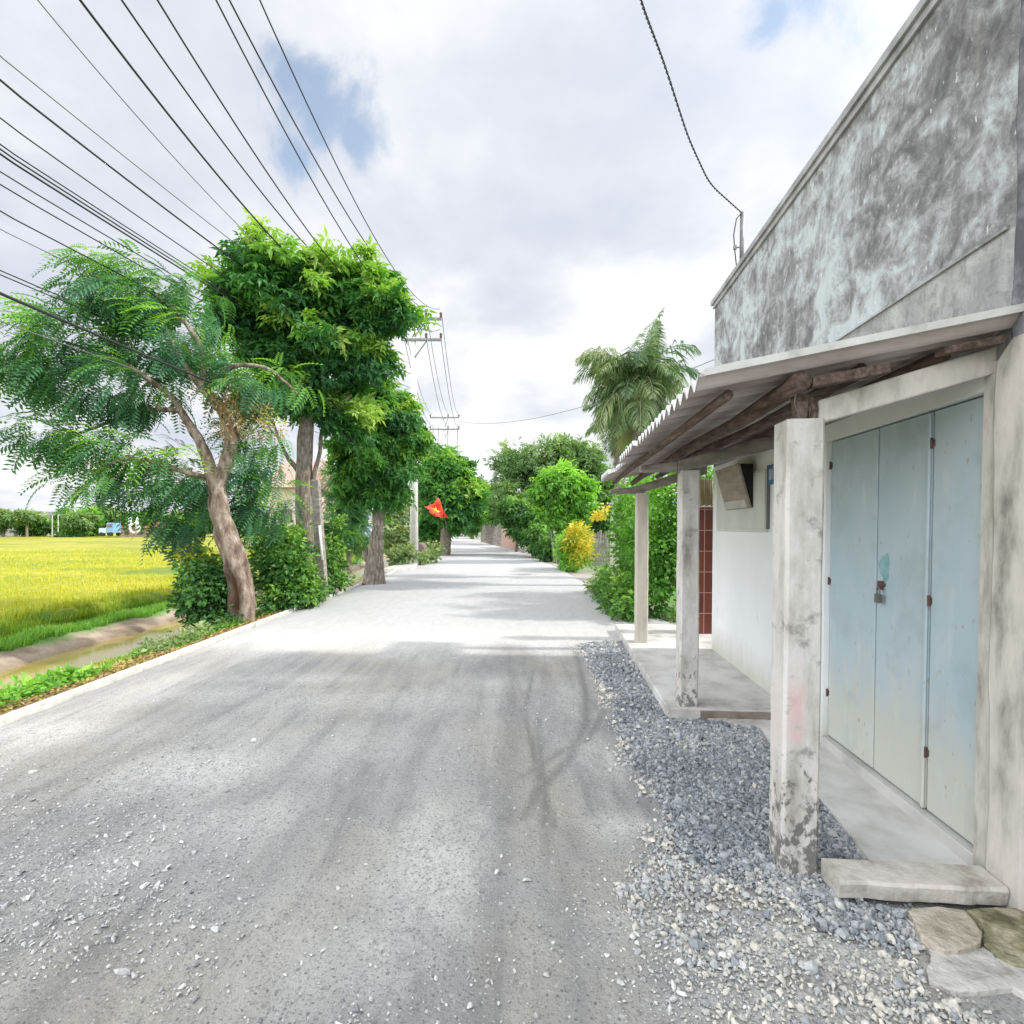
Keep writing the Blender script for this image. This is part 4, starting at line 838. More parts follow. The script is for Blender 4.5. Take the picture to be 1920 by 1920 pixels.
eB = [ell(560, 560, 110, 85, ZB, 1.5), ell(480, 600, 75, 80, ZB, 1.1), ell(520, 510, 85, 50, ZB, 1.1), ell(660, 560, 95, 85, ZB, 1.3), ell(720, 590, 55, 55, ZB - .4, .8), ell(600, 670, 120, 80, ZB, 1.3), ell(680, 660, 60, 45, ZB - .3, .8), ell(560, 740, 95, 50, ZB, 1.0), ell(620, 790, 80, 40, ZB, .8), ell(430, 545, 35, 45, ZB, .6), ell(690, 510, 50, 35, ZB, .6)]
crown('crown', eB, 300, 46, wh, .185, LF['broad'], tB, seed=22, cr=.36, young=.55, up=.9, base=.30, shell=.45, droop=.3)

tC = empty('narrow_drooping_tree', G(700, 1092), 'narrow drooping tree with a forked dark trunk, third from the left along the kerb', 'tree')
ZC = 15.6
trunk_mesh('trunk', [([P(700, 1096, ZC), P(702, 1060, ZC), P(708, 1000, ZC), P(712, 940, ZC), P(720, 850, ZC)], [.36, .26, .18, .15, .06]), ([P(696, 1058, ZC), P(686, 1040, ZC), P(684, 1030, ZC)], [.12, .09, .08])], MT['bark'], tC, seg=14, knob=.10, seed=9)
eC = [ell(715, 790, 75, 65, ZC, 1.1), ell(755, 810, 50, 50, ZC, .9), ell(690, 850, 60, 60, ZC, 1.0), ell(740, 870, 50, 60, ZC, .9), ell(700, 930, 50, 35, ZC, .8), ell(670, 900, 40, 50, ZC, .7), ell(720, 745, 45, 35, ZC, .7)]
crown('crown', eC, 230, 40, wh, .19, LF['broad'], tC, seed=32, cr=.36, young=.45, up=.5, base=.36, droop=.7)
# small understory, behind
tS = empty('spindly_pine', G(640, 1090), 'bluish spindly tree showing between the second and third trunks', 'tree')
ZS = 19
trunk_mesh('trunk', [([P(655, 1075, ZS), P(652, 950, ZS), P(650, 840, ZS)], [.1, .08, .02])], MT['bark'], tS)
crown('crown', [ell(645, 920, 30, 60, ZS, .8), ell(650, 960, 40, 35, ZS, .8), ell(655, 1000, 35, 40, ZS, .8)], 130, 14, fr, .30, LF['feather'], tS, seed=35, cr=.3, young=.1, base=.3)

tD = empty('roadside_tree', G(838, 1045), 'round leafy tree right behind the red flag on the left roadside', 'tree')
ZD = 31
trunk_mesh('trunk', [([P(834, 1046, ZD), P(836, 1000, ZD), P(840, 930, ZD)], [.34, .30, .12])], MT['bark'], tD, knob=.06)
eD = [ell(840, 880, 40, 42, ZD, 1.4), ell(845, 930, 55, 50, ZD, 1.6), ell(870, 930, 40, 40, ZD, 1.3), ell(815, 900, 28, 45, ZD, 1.1), ell(812, 985, 26, 40, ZD + 2, 1.0), ell(850, 965, 45, 28, ZD, 1.2)]
crown('crown', eD, 420, 18, wh, .34, LF['broad'], tD, seed=42, cr=.5, young=.4, base=.36)
# bushes
def bush(label, ells, ncl, per, size, seed, mat='bush', young=.2, base=.4, name='bush', tm=None, group=None, cat='bush', cr=.2):
    o = crown(name, ells, ncl, per, tm or t_leaf(.32), size, LF[mat], None, seed=seed, cr=cr, young=young, base=base, up=.5)
    return tag(o, label, cat, group)
bush('dark creeper bush at the foot of the hollow trunk', [ell(395, 1120, 50, 50, 9.7, .6), ell(410, 1170, 55, 25, 9.5, .5), ell(390, 1080, 35, 40, 9.8, .5)], 260, 26, .085, 51, base=.22, young=.1)
bush('leafy green bush between the hollow trunk and the grey trunk', [ell(530, 1060, 55, 70, 11.3, .8), ell(540, 1120, 50, 35, 10.9, .7), ell(520, 1010, 40, 35, 11.5, .6), ell(575, 1100, 30, 40, 11.3, .4)], 330, 24, .10, 52, base=.42, young=.3)
bush('loose bush right of the leaning concrete post', [ell(622, 1050, 22, 55, 13.5, .5), ell(620, 990, 24, 40, 14, .5), ell(630, 1090, 22, 22, 13.0, .4)], 140, 22, .10, 53, base=.40, young=.2)
bush('yellow speckled shrub left of the hollow trunk', [ell(375, 1045, 30, 26, 9.9, .3), ell(352, 1060, 16, 14, 9.9, .2)], 40, 9, .13, 54, mat='croton', base=.12, young=.25)
bush('creeping plants along the left ditch below the third tree', [ell(755, 1040, 30, 15, 21.5, .9), ell(790, 1045, 30, 8, 24, 1.2)], 90, 18, .16, 55, mat='olive', base=.6)
bush('dull shrub behind the utility pole', [ell(750, 970, 26, 50, 27, 1.2), ell(740, 1010, 30, 25, 26, 1.2)], 150, 18, .22, 56, mat='olive', base=.55)
bush('pale green shrub in front of the far left tree', [ell(805, 1030, 22, 14, 28, 1.0)], 50, 18, .16, 57, mat='olive', base=.7)
def gell(px, py, rx, ry, rz): c = G(px, py, -.12); return (c, np.array([rx, ry, rz]))
bush('low yellow green creeper clump beside the kerb at the left edge', [gell(20, 1318, .30, .45, .14), gell(75, 1300, .32, .5, .17), gell(120, 1285, .3, .4, .12)], 110, 20, .07, 58, mat='lime', base=.45, cr=.12)
bush('ragged creeping clump on the ditch slope near the hollow trunk', [gell(330, 1215, .35, .6, .18), gell(390, 1190, .3, .5, .14), gell(285, 1232, .25, .4, .10)], 90, 20, .07, 59, mat='olive', base=.6, cr=.13)
bush('small reddish dry clump midway along the kerb', [gell(190, 1275, .25, .4, .07)], 24, 12, .06, 60, mat='dry', base=.5, cr=.1)
# leaning concrete post with a white pipe
lp = empty('leaning_post', G(602, 1122), 'grey concrete post with a white pipe strip standing by the kerb', 'post')
mb = MB(); a, b = P(606, 1130, 12.0), P(592, 900, 12.0)
mb.hexa([a + [-.11, -.1, 0], a + [.11, -.1, 0], a + [.11, .1, 0], a + [-.11, .1, 0], b + [-.08, -.08, 0], b + [.08, -.08, 0], b + [.08, .08, 0], b + [-.08, .08, 0]]); mb.build('post', MT['beam'], lp, bevel=.015)
mb = MB(); mb.tube([P(604, 1050, 11.85), P(599, 985, 11.87)], .03, 8); mb.build('pipe', MT['white'], lp, smooth=True)
# ------------------------------------------------------------------ grass, rice, weeds
blade = ([(-.5, 0, 0), (.5, 0, 0), (.35, .18, .5), (-.35, .18, .5), (0, .5, 1.0)], [(0, 1, 2, 3), (3, 2, 4)])
def blades(name, X, Y, H, Wd, tint, mat, label, cat, seed, z=None):
    r = rnd(seed); n = len(X); a = r.uniform(0, 2 * math.pi, n); c, s = np.cos(a), np.sin(a); R = np.zeros((n, 3, 3))
    R[:, 0, 0] = c; R[:, 0, 1] = -s; R[:, 1, 0] = s; R[:, 1, 1] = c; R[:, 2, 2] = 1
    Z = gz(X, Y) - .02 if z is None else z
    S = np.stack([Wd, H * r.uniform(.2, 1.2, n), H], 1)
    return tag(inst(name, blade[0], blade[1], R, np.stack([X, Y, Z], 1), S, tint, mat), label, cat, kind='stuff')
r = rnd(71); n = 52000
u = -5.0 - 1.35 * r.random(n); Y = 3 + 30 * r.random(n) ** 1.25; X = u + xL(Y); nz = fbm(X * 1.5, Y * 1.5, None, 3, 7)
blades('grass', X, Y, r.uniform(.08, .24, n) * (.6 + .8 * nz), r.uniform(.012, .03, n), np.clip(.28 + .5 * nz + r.normal(0, .12, n), 0, 1), LF['grass'], 'green grass verge between the rice and the muddy canal bank', 'grass', 72)
n = 42000; u = -.5 - 2.1 * r.random(n) ** .9; Y = 3.2 + 22 * r.random(n) ** 1.2; X = u + xL(Y); nz = fbm(X * 1.3 + 5, Y * 1.3, None, 4, 8); kp = nz > .56; X, Y, u, nz = X[kp], Y[kp], u[kp], nz[kp]; n = len(X)
blades('weeds', X, Y, r.uniform(.02, .08, n) * np.clip((nz - .40) * 9, .5, 1.6), r.uniform(.012, .035, n), np.clip(.55 + .8 * (nz - .4) + r.normal(0, .18, n), 0, 1), LF['grass'], 'low weeds creeping on the slope between kerb and canal', 'weeds', 73)
# leafy weeds and dry litter as small leaves
def litter(name, X, Y, size, tint, mat, label, cat, seed, lift=.02):
    r = rnd(seed); n = len(X); L = np.stack([X, Y, gz(X, Y) + lift * r.random(n) + .01], 1)
    tv, tf = t_leaf(.35); d = r.normal(size=(n, 3)); d[:, 2] = np.abs(d[:, 2]) * .4
    return tag(inst(name, tv, tf, frames(d, unit(np.array([0, 0, 1.0]) + r.normal(0, .5, (n, 3)))), L, size, tint, mat), label, cat, kind='stuff')
n = 16000; u = -.35 - 1.8 * r.random(n); Y = 3.2 + 12 * r.random(n); X = u + xL(Y); nz = fbm(X * 1.1 + 9, Y * .9, None, 3, 9); kp = (nz + .12 * np.exp(-((Y - 5.2) / .9) ** 2) > .565); X, Y = X[kp], Y[kp]; n = len(X)
litter('ground_leaves', X, Y, r.uniform(.04, .10, n), np.clip(r.normal(.45, .25, n), 0, 1), LF['lime'], 'yellow green creeping leaves on the canal slope', 'ground cover', 74, .06)
n = 20000; u = -.12 - 1.6 * r.random(n) ** 1.3; Y = 3.2 + 9 * r.random(n); X = u + xL(Y)
litter('dry_leaves', X, Y, r.uniform(.02, .06, n), r.random(n), LF['dry'], 'brown fallen leaves lying along the outside of the kerb', 'leaf litter', 75, .03)
n = 90000; Y = 6 + 40 * r.random(n) ** 1.5; u = -6.2 - (26 * r.random(n) ** 1.8) * (Y / 26); X = u + xL(Y); hh = r.uniform(.12, .22, n); kp = ~((X > -17) & (Y > 22)); X, Y, hh, u = X[kp], Y[kp], hh[kp], u[kp]; n = len(X)
nz = fbm(X * .3, Y * .6, None, 4, 44)
zz = -.42 + (fbm(X * .25, Y * .25, None, 3, 42) - .5) * .14 - .30 * ss(-6.8, -6.2, u)
blades('rice', X, Y, hh * np.where(u > -6.9, 1.7, 1), .010 + .0011 * Y, np.clip(.70 + (nz - .5) * .6 + r.normal(0, .14, n) - .45 * ss(-7.0, -6.3, u), 0, 1), LF['rice'], 'dense yellow ripening rice filling the field left of the canal', 'rice', 76, z=zz)

# ------------------------------------------------------------------ utility poles and wires
def pole(Yp, pxb, top_py, arm_px, label, r0=.19, r1=.11):
    base = P(pxb, 988, Yp); base[2] = 0; zt = P(pxb, top_py, Yp)[2]
    e = empty('utility_pole', (base[0], base[1], -.2), label, 'utility pole', 'concrete utility poles on the left roadside')
    mb = MB(); mb.tube([(base[0], base[1], -.3), (base[0] + .02, base[1], zt * .5), (base[0] + .05, base[1], zt)], [r0, (r0 + r1) / 2, r1], 14); mb.build('shaft', MT['poleconc'], e, smooth=True)
    k = Yp / 22.9
    for j, (xa, xb, py) in enumerate(arm_px):
        a, b = P(xa, py, Yp - .12), P(xb, py, Yp - .12); mb = MB(); mb.box(a[0], b[0], a[1] - .04, a[1] + .04, a[2] - .05, a[2] + .05); arm = mb.build('crossarm', MT['steel'], e)
        for f in (0, .62, 1.0):
            x = a[0] + (b[0] - a[0]) * f; f_ = .03 if f == 0 else (-.03 if f == 1 else 0)
            mb = MB(); mb.tube([(x + f_, a[1], a[2] + .05), (x + f_, a[1], a[2] + .12), (x + f_, a[1], a[2] + .16), (x + f_, a[1], a[2] + .22), (x + f_, a[1], a[2] + .28)], [.03, .06, .04, .07, .03], 10); io = mb.build('insulator', MT['rust'], None, smooth=True)
            io.parent = arm; io.data.transform(__import__('mathutils').Matrix.Translation(-Vector(e.location)))
        mb = MB(); mb.tube([(base[0] + .08, a[1] + .02, a[2] - .75), (a[0] + (b[0] - a[0]) * .62, a[1] + .02, a[2] - .06)], .025, 6); mb.build('brace', MT['steel'], e)
    mb = MB(); mb.tube([(base[0] - .0, base[1], 5.15), (base[0] - .0, base[1], 5.25)], .185, 14); mb.build('band', MT['steel'], e); return base
Y1, Y2, Y3 = 22.9, 45.0, 66.0
b1 = pole(Y1, 776, 590, [(752, 828, 598), (752, 828, 637)], 'near white concrete utility pole with two crossarms by the kerb')
b2 = pole(Y2, 833, 772, [(806, 861, 783), (806, 861, 805)], 'far utility pole rising behind the roadside tree')
wires = []
def wire(name, pts, rad, mat, label, group):
    mb = MB(); mb.tube(pts, rad, 6); o = mb.build(name, mat, smooth=True); tag(o, label, 'wire', group); return o
ordn = ['first', 'second', 'third', 'fourth', 'fifth', 'sixth', 'seventh', 'eighth', 'ninth', 'tenth', 'eleventh', 'twelfth', 'thirteenth', 'fourteenth']
def span(px, py, X, hA, Yc, rad, mat, label, Xa=None, Ystart=-6):
    ux = abs(px - 960) / 1000.0
    # edge point at lateral X
    d = ray(px, py); Ye = X / d[0] * d[1]; ze = CAMZ + d[2] * (Ye / d[1]); Xa = X if Xa is None else Xa; zA = CAMZ + hA
    k = (zA - ze) / ((Y1 - Yc) ** 2 - (Ye - Yc) ** 2); z0 = zA - k * (Y1 - Yc) ** 2
    yy = np.linspace(Ystart, Y1 - .12, 48); pts = [(X + (Xa - X) * max(0, (y - Ye) / (Y1 - Ye)), y, z0 + k * (y - Yc) ** 2) for y in yy]
    return wire('power_line', pts, rad, mat, label, 'overhead wires between the poles')
tops = [(70, 0, -5.2, 8.7, .007, 'wire_grey', -4.9), (150, 0, -4.75, 8.45, .015, 'wire', -4.7), (228, 0, -4.7, 9.2, .013, 'wire', -4.7), (295, 0, -3.75, 8.45, .011, 'wire', -3.7), (405, 0, -3.1, 8.4, .010, 'wire', -3.05), (430, 0, -3.75, 9.25, .013, 'wire', -3.7), (487, 0, -3.05, 9.25, .0105, 'wire', -3.05)]
for i, (px, py, X, hA, rd, mt, xa) in enumerate(tops):
    span(px, py, X, hA, 9.0, rd, MT[mt], '%s overhead wire from the left among those crossing the top edge of the photo' % ordn[i], xa)
lefts = [(105, -6.4, 6.9, .008, 7.5), (152, -6.2, 6.5, .014, 7.5), (223, -6.2, 5.9, .009, 7), (272, -6.3, 5.5, .009, 5), (281, -6.3, 5.4, .011, 5), (290, -6.3, 5.3, .013, 5), (323, -6.6, 4.9, .009, 5), (347, -6.6, 4.7, .009, 5), (397, -6.9, 4.4, .010, 5), (430, -7.0, 4.2, .006, 5), (508, -7.2, 3.7, .009, 5), (516, -7.2, 3.6, .009, 5), (550, -5.3, 3.3, .017, 6), (602, -6.0, 2.8, .007, 5)]
for i, (py, X, hA, rd, Yc) in enumerate(lefts):
    span(0, py, X, hA, Yc, rd, MT['wire' if rd > .0085 else 'wire_grey'], '%s cable from the top among those crossing the left edge of the photo' % ordn[i], -4.3)
for i, (xa, ya, xb, yb) in enumerate(((828, 588, 859, 776), (800, 588, 842, 776), (754, 588, 810, 776), (826, 627, 858, 798), (798, 627, 840, 798), (756, 627, 812, 798), (780, 760, 834, 880))):
    a, b = P(xa, ya, Y1), P(xb, yb, Y2); pts = []
    for t in np.linspace(0, 1, 26): pts.append(a * (1 - t) + b * t - np.array([0, 0, 1.0 * 4 * t * (1 - t)]))
    wire('power_line', pts, .014, MT['wire_grey'], '%s of the wires strung from the near pole to the far pole' % ordn[i], 'overhead wires between the poles')
for i, xb in enumerate((858, 840, 822, 812)):
    a = P(xb, 800, Y2); b = P(xb - 3, 870, Y3 + 5); pts = [a * (1 - t) + b * t - np.array([0, 0, 1.6 * 4 * t * (1 - t)]) for t in np.linspace(0, 1, 16)]
    wire('power_line', pts, .02, MT['wire_grey'], '%s wire hanging from the far pole down behind the roadside tree' % ordn[i], 'overhead wires between the poles')
a, b = P(858, 790, Y2), P(1345, 672, 18); wire('service_wire', [a * (1 - t) + b * t - np.array([0, 0, .9 * 4 * t * (1 - t)]) for t in np.linspace(0, 1, 30)], .012, MT['wire_grey'], 'long thin wire crossing the road sky from far pole to the palm', None)

# ------------------------------------------------------------------ right side beyond the house
def palm(label, cx, cy, Yp, R, nf, seed, trunk_px, zb=0):
    c = P(cx, cy, Yp); e = empty('palm_tree', (c[0], c[1], zb), label, 'palm', 'palms behind the porch roof')
    mb = MB(); zs = np.linspace(zb - .1, c[2] + .1, 40); A = []
    for i, z in enumerate(zs):
        rr = .20 + (.015 if i % 2 else 0) - .04 * (z / c[2]); A.append((rr, z))
    mb.tube([(c[0] + .25 * (1 - z / c[2]), c[1], z) for _, z in A], [a for a, _ in A], 14); mb.build('trunk', MT['bark'], e, smooth=True)
    r = rnd(seed); V, L, T, n0 = [], [], [], 0; mbs = MB(); tint = []
    for k in range(nf):
        az = 2 * math.pi * k / nf * 2.4 + r.uniform(-.2, .2); up = np.interp(k / nf, [0, .06, .2, .5, .8, 1], [6.0, 2.8, 1.5, .5, -.4, -1.8]) + (r.uniform(-.6, .6) if k > 5 else r.uniform(0, 3)); d = np.array([math.cos(az), math.sin(az), 0]); L_ = R * r.uniform(.6, 1.15); prev = c.copy(); ang = math.atan(up); pts = [c.copy()]
        for s in range(12):
            ang -= np.interp(s, [0, 11], ([.0, .08] if k < 5 else [.05, .25])); ang = max(ang, -1.45); prev = prev + (d * math.cos(ang) + np.array([0, 0, math.sin(ang)])) * L_ / 12; pts.append(prev.copy())
        pts = np.array(pts); ft = np.clip(np.interp(k / nf, [0, .6, 1], [.40, .5, .9]) + r.normal(0, .16), 0, 1)
        b0 = len(mbs.v); mbs.tube(pts, list(np.linspace(.022, .005, 13)), 4, False); tint += [min(1, ft + .2)] * (len(mbs.v) - b0)
        side = unit(np.cross(d, [0, 0, 1.0]))
        nl = 40
        for j in range(nl):
            t = .08 + .92 * j / nl; i = min(11, int(t * 12)); f = t * 12 - i; q = pts[i] * (1 - f) + pts[i + 1] * f; tg = unit(pts[i + 1] - pts[i]); ll = R * .34 * math.sin(math.pi * min(1, t * .9 + .12)) + .12
            for sg in (-1, 1):
                w_ = .024; dr = unit(side * sg * r.uniform(.6, 1) + tg * .7 + np.array([0, 0, r.uniform(-.7, .25)])); m1 = q + dr * ll * .5; tip = m1 + unit(dr + np.array([0, 0, -.9])) * ll * .5
                b0 = len(mbs.v); mbs.add([q, m1 + tg * w_, tip, m1 - tg * w_], [(0, 1, 2, 3)]); tint += [np.clip(ft + r.normal(0, .1), 0, 1)] * 4
    o = mbs.build('crown', LF['palm'], e, attrs={'tint': np.array(tint)}); return e
palm('tall shaggy palm behind the porch roof, its crown against the sky', 1195, 722, 15.0, 2.05, 78, 81, None)
palm('smaller drooping palm left of the tall one', 1158, 800, 17.5, 1.35, 24, 82, None)
gp_ = empty('gate_post', G(1152, 1082), 'slim pale yellow concrete gate post left of the porch posts', 'gate post')
c = G(1152, 1084); mb = MB(); mb.box(c[0] - .12, c[0] + .12, c[1] - .12, c[1] + .12, -.1, 2.35); mb.build('post', M('yellow_concrete', [(.3, (.42, .42, .30)), (.7, (.60, .60, .46))], 3, 6, .9, .3, .004), gp_, bevel=.02)
mb = MB(); mb.box(c[0] - .17, c[0] + .17, c[1] - .17, c[1] + .17, 2.352, 2.42); mb.tube([(c[0], c[1], 2.42), (c[0], c[1], 2.50), (c[0], c[1], 2.62)], [.10, .13, .03], 10); mb.build('cap', MT['concrete'], gp_)
c2 = c + np.array([.45, .3, 0]); mb = MB(); mb.box(c2[0] - .12, c2[0] + .12, c2[1] - .1, c2[1] + .1, 0, 1.9); tag(mb.build('gate_post', MT['white'], bevel=.02), 'white gate post just behind the yellow one', 'gate post')
# tall hedge
hx, hy = 2.55, 9.6
bush('tall clipped green hedge seen between the porch posts', [(np.array([2.7, 9.8, 1.3]), np.array([.55, .45, 1.5])), (np.array([3.4, 10.0, 1.6]), np.array([.7, .5, 1.5])), (np.array([2.75, 11.0, 1.5]), np.array([.45, .9, 1.5])), (np.array([2.9, 12.6, 1.6]), np.array([.5, .9, 1.5])), (np.array([4.2, 10.2, 1.7]), np.array([.7, .5, 1.6]))],
     760, 26, .095, 91, mat='lime', base=.30, young=.2, name='hedge', cat='hedge', cr=.24)
bush('straggling pale bush spilling onto the road before the hedge', [(np.array([2.15, 10.2, .25]), np.array([.35, .7, .45])), (np.array([2.25, 11.8, .3]), np.array([.4, .9, .4])), (np.array([2.1, 9.4, .15]), np.array([.2, .4, .3]))], 190, 22, .09, 92, mat='bush', base=.55)
bush('straw coloured grassy mound beside the road edge', [(np.array([2.35, 13.2, .12]), np.array([.4, .8, .3]))], 80, 22, .10, 93, mat='olive', base=.85)
bush('bright yellow croton bush beside the grey fence', [ell(1085, 1020, 24, 36, 20, .8), ell(1092, 1040, 18, 22, 19.8, .7), ell(1075, 1000, 15, 20, 20.2, .6)], 120, 14, .17, 94, mat='croton', base=.38, young=.4, tm=t_leaf(.16, .25))
bush('green shrub left of the yellow croton', [ell(1062, 1030, 18, 28, 21, .8), ell(1068, 1060, 18, 10, 20.5, .6)], 90, 18, .15, 95, mat='lime', base=.5)
bush('small orange flowered shrub on top of the fence', [ell(1135, 960, 12, 8, 18.5, .3), ell(1120, 968, 10, 5, 18.5, .3)], 24, 12, .11, 96, mat='croton', base=.8)
# picket fence
fe = empty('picket_fence', G(1125, 1062), 'weathered grey vertical plank fence behind the yellow croton', 'fence')
a, b = G(1108, 1062), G(1146, 1062); a[1] += .2
for k in range(9):
    q = a * (1 - k / 8) + b * (k / 8); mb = MB(); hh = 1.45 + .08 * math.sin(k * 2.1); w_ = .035 if k % 2 else .05; mb.box(q[0] - w_, q[0] + w_, q[1] - .02, q[1] + .02, 0, hh); mb.build('picket', MT['beam'], fe)
for z_ in (1.15, .35): mb = MB(); mb.box(a[0], b[0], a[1] + .03, a[1] + .07, z_, z_ + .08); mb.build('rail', MT['beam'], fe)
# trees on the right roadside
tF = empty('lime_green_tree', G(1050, 1062), 'fresh lime green tree standing behind the croton bush', 'tree'); ZF = 25
trunk_mesh('trunk', [([P(1048, 1060, ZF), P(1050, 1000, ZF), P(1052, 930, ZF)], [.12, .10, .05]), ([P(1040, 1056, ZF), P(1036, 1010, ZF), P(1030, 940, ZF)], [.07, .06, .03])], MT['bark'], tF, knob=.05)
crown('crown', [ell(1055, 915, 48, 40, ZF, 1.2), ell(1085, 935, 32, 35, ZF, 1.0), ell(1025, 930, 30, 35, ZF, 1.0), ell(1060, 965, 45, 28, ZF, 1.0)], 330, 16, wh, .26, LF['lime'], tF, seed=101, cr=.4, young=.35, base=.42, droop=.5)
tE = empty('airy_grey_green_tree', G(1010, 1045), 'large airy grey green tree filling the right roadside skyline', 'tree'); ZE = 38
trunk_mesh('trunk', [([P(1010, 1035, ZE), P(1008, 960, ZE), P(1010, 880, ZE)], [.3, .25, .1]), ([P(1008, 960, ZE), P(970, 900, ZE), P(950, 860, ZE)], [.15, .1, .03]), ([P(1008, 940, ZE), P(1060, 880, ZE), P(1090, 840, ZE)], [.15, .1, .03])], MT['bark'], tE)
crown('crown', [ell(1010, 880, 75, 50, ZE, 3), ell(960, 880, 42, 45, ZE, 2), ell(1065, 870, 50, 50, ZE, 2.4), ell(1080, 850, 35, 35, ZE, 2), ell(960, 940, 45, 40, ZE - 2, 2), ell(1020, 950, 50, 40, ZE - 2, 2), ell(1100, 900, 40, 60, ZE, 2)], 480, 14, wh, .30, LF['far'], tE, seed=102, cr=.65, young=.12, base=.40, shell=.6)
tG = empty('roadside_tree', G(925, 1030), 'yellow green tree overhanging the far end of the road', 'tree'); ZG = 52
trunk_mesh('trunk', [([P(938, 1020, ZG), P(936, 960, ZG)], [.25, .2])], MT['bark'], tG)
crown('crown', [ell(925, 945, 38, 32, ZG, 2.2), ell(900, 955, 28, 26, ZG + 6, 2), ell(945, 970, 30, 22, ZG - 3, 2)], 240, 14, wh, .42, LF['lime'], tG, seed=103, cr=.7, young=.15, base=.32)
tH = empty('roadside_tree', G(985, 1040), 'bushy dark green tree with vines beside the brown wall', 'tree'); ZH = 31
trunk_mesh('trunk', [([P(1000, 1042, ZH), P(990, 980, ZH), P(985, 930, ZH)], [.10, .09, .05]), ([P(968, 1035, ZH), P(975, 960, ZH)], [.07, .04])], MT['bark'], tH)
crown('crown', [ell(985, 985, 32, 35, ZH, 1.4), ell(1015, 1010, 30, 30, ZH - 2, 1.2), ell(965, 960, 25, 30, ZH, 1.2), ell(1030, 1030, 22, 18, ZH - 5, .8)], 240, 15, wh, .26, LF['bush'], tH, seed=104, cr=.45, young=.2, base=.42, droop=.5)
for k, (px, py, rx, ry, Yd, lb) in enumerate(((885, 960, 28, 34, 75, 'dark tree closing the view where the road bends'), (860, 965, 30, 36, 95, 'tree beyond the bend behind the far parked vehicles'), (905, 930, 25, 28, 90, 'rounded tree top above the far end of the road'), (800, 960, 30, 40, 60, 'tree in the distance left of the far pole'), (1130, 940, 30, 60, 42, 'tree behind the palm trunk on the right'))):
    e = empty('distant_tree', (P(px, 1000, Yd)[0], Yd, 0), lb, 'tree', 'trees in the distance')
    trunk_mesh('trunk', [([(P(px, 1000, Yd)[0], Yd, -.3), P(px, py, Yd)], [.3, .15])], MT['bark'], e)
    crown('crown', [ell(px, py, rx, ry, Yd, rx * Yd / 1000), ell(px + rx * .5, py + ry * .4, rx * .6, ry * .6, Yd, 2)], 170, 12, wh, .55, LF['far'] if k % 2 else LF['bush'], e, seed=110 + k, cr=.9, young=.1, base=.38)

# ------------------------------------------------------------------ far background
def house_far(label, px0, px1, pyb, pyt, Yd, wallc, roofc, name='house', depth=6, rooftop=None, door=True, slope=.35):
    a, b = P(px0, pyb, Yd), P(px1, pyb, Yd); zt = P(px0, pyt, Yd)[2]; zb = min(-.1, a[2]) - .6
    e = empty(name, ((a[0] + b[0]) / 2, Yd, 0), label, 'house' if name == 'house' else 'building')
    x0, x1 = a[0], b[0]; h = zt - 0; zr = zt - (zt - 0) * slope
    mb = MB(); mb.box(x0, x1, Yd, Yd + depth, zb, zr); mb.build('wall', M('w_%s' % label[:12], [(.3, tuple(c * .85 for c in wallc)), (.7, wallc)], 1, 5, .9, .2, .02), e)
    mb = MB(); ov = .5; ym = Yd + depth / 2
    mb.add([(x0 - ov, Yd - ov, zr), (x1 + ov, Yd - ov, zr), (x1 + ov, Yd + depth + ov, zr), (x0 - ov, Yd + depth + ov, zr), (x0 - ov, ym, zt), (x1 + ov, ym, zt)], [(0, 1, 5, 4), (2, 3, 4, 5), (0, 4, 3), (1, 2, 5), (3, 2, 1, 0)]); mb.build('roof', M('r_%s' % label[:12], [(.3, tuple(c * .8 for c in roofc)), (.7, roofc)], 1.5, 5, .85, .2, .02), e)
    n = max(1, int((x1 - x0) / 2.6)); wm = MT['wire_grey']
    for i in range(n):
        cxw = x0 + (x1 - x0) * (i + .5) / n; mb = MB(); wz = zb + (zr - zb) * .62
        mb.box(cxw - .45, cxw + .45, Yd - .04, Yd - .003, wz - .45, wz + .45); mb.build('window', wm, e)
    return e
house_far('pale pink house glimpsed behind the round crowned tree', 505, 566, 1005, 850, 36, (.62, .48, .45), (.45, .30, .26), depth=8)
house_far('low house with a blue grey roof across the green paddy', 662, 705, 1016, 982, 62, (.48, .50, .54), (.30, .34, .42), slope=.75)
house_far('long dark roofed shed far behind the rice field', 24, 98, 1004, 958, 125, (.50, .48, .42), (.16, .15, .15), depth=12, slope=.3)
house_far('white low hut at the far left end of the rice field', -30, 42, 1006, 986, 112, (.62, .60, .58), (.60, .56, .56), depth=6, slope=.5)
house_far('red brown building among trees beyond the rice field', 225, 300, 1008, 978, 104, (.46, .30, .24), (.36, .16, .12), depth=8, slope=.45)
house_far('cream house front at the far end of the road', 842, 866, 1006, 985, 100, (.66, .62, .56), (.42, .30, .26), depth=6, slope=.3)
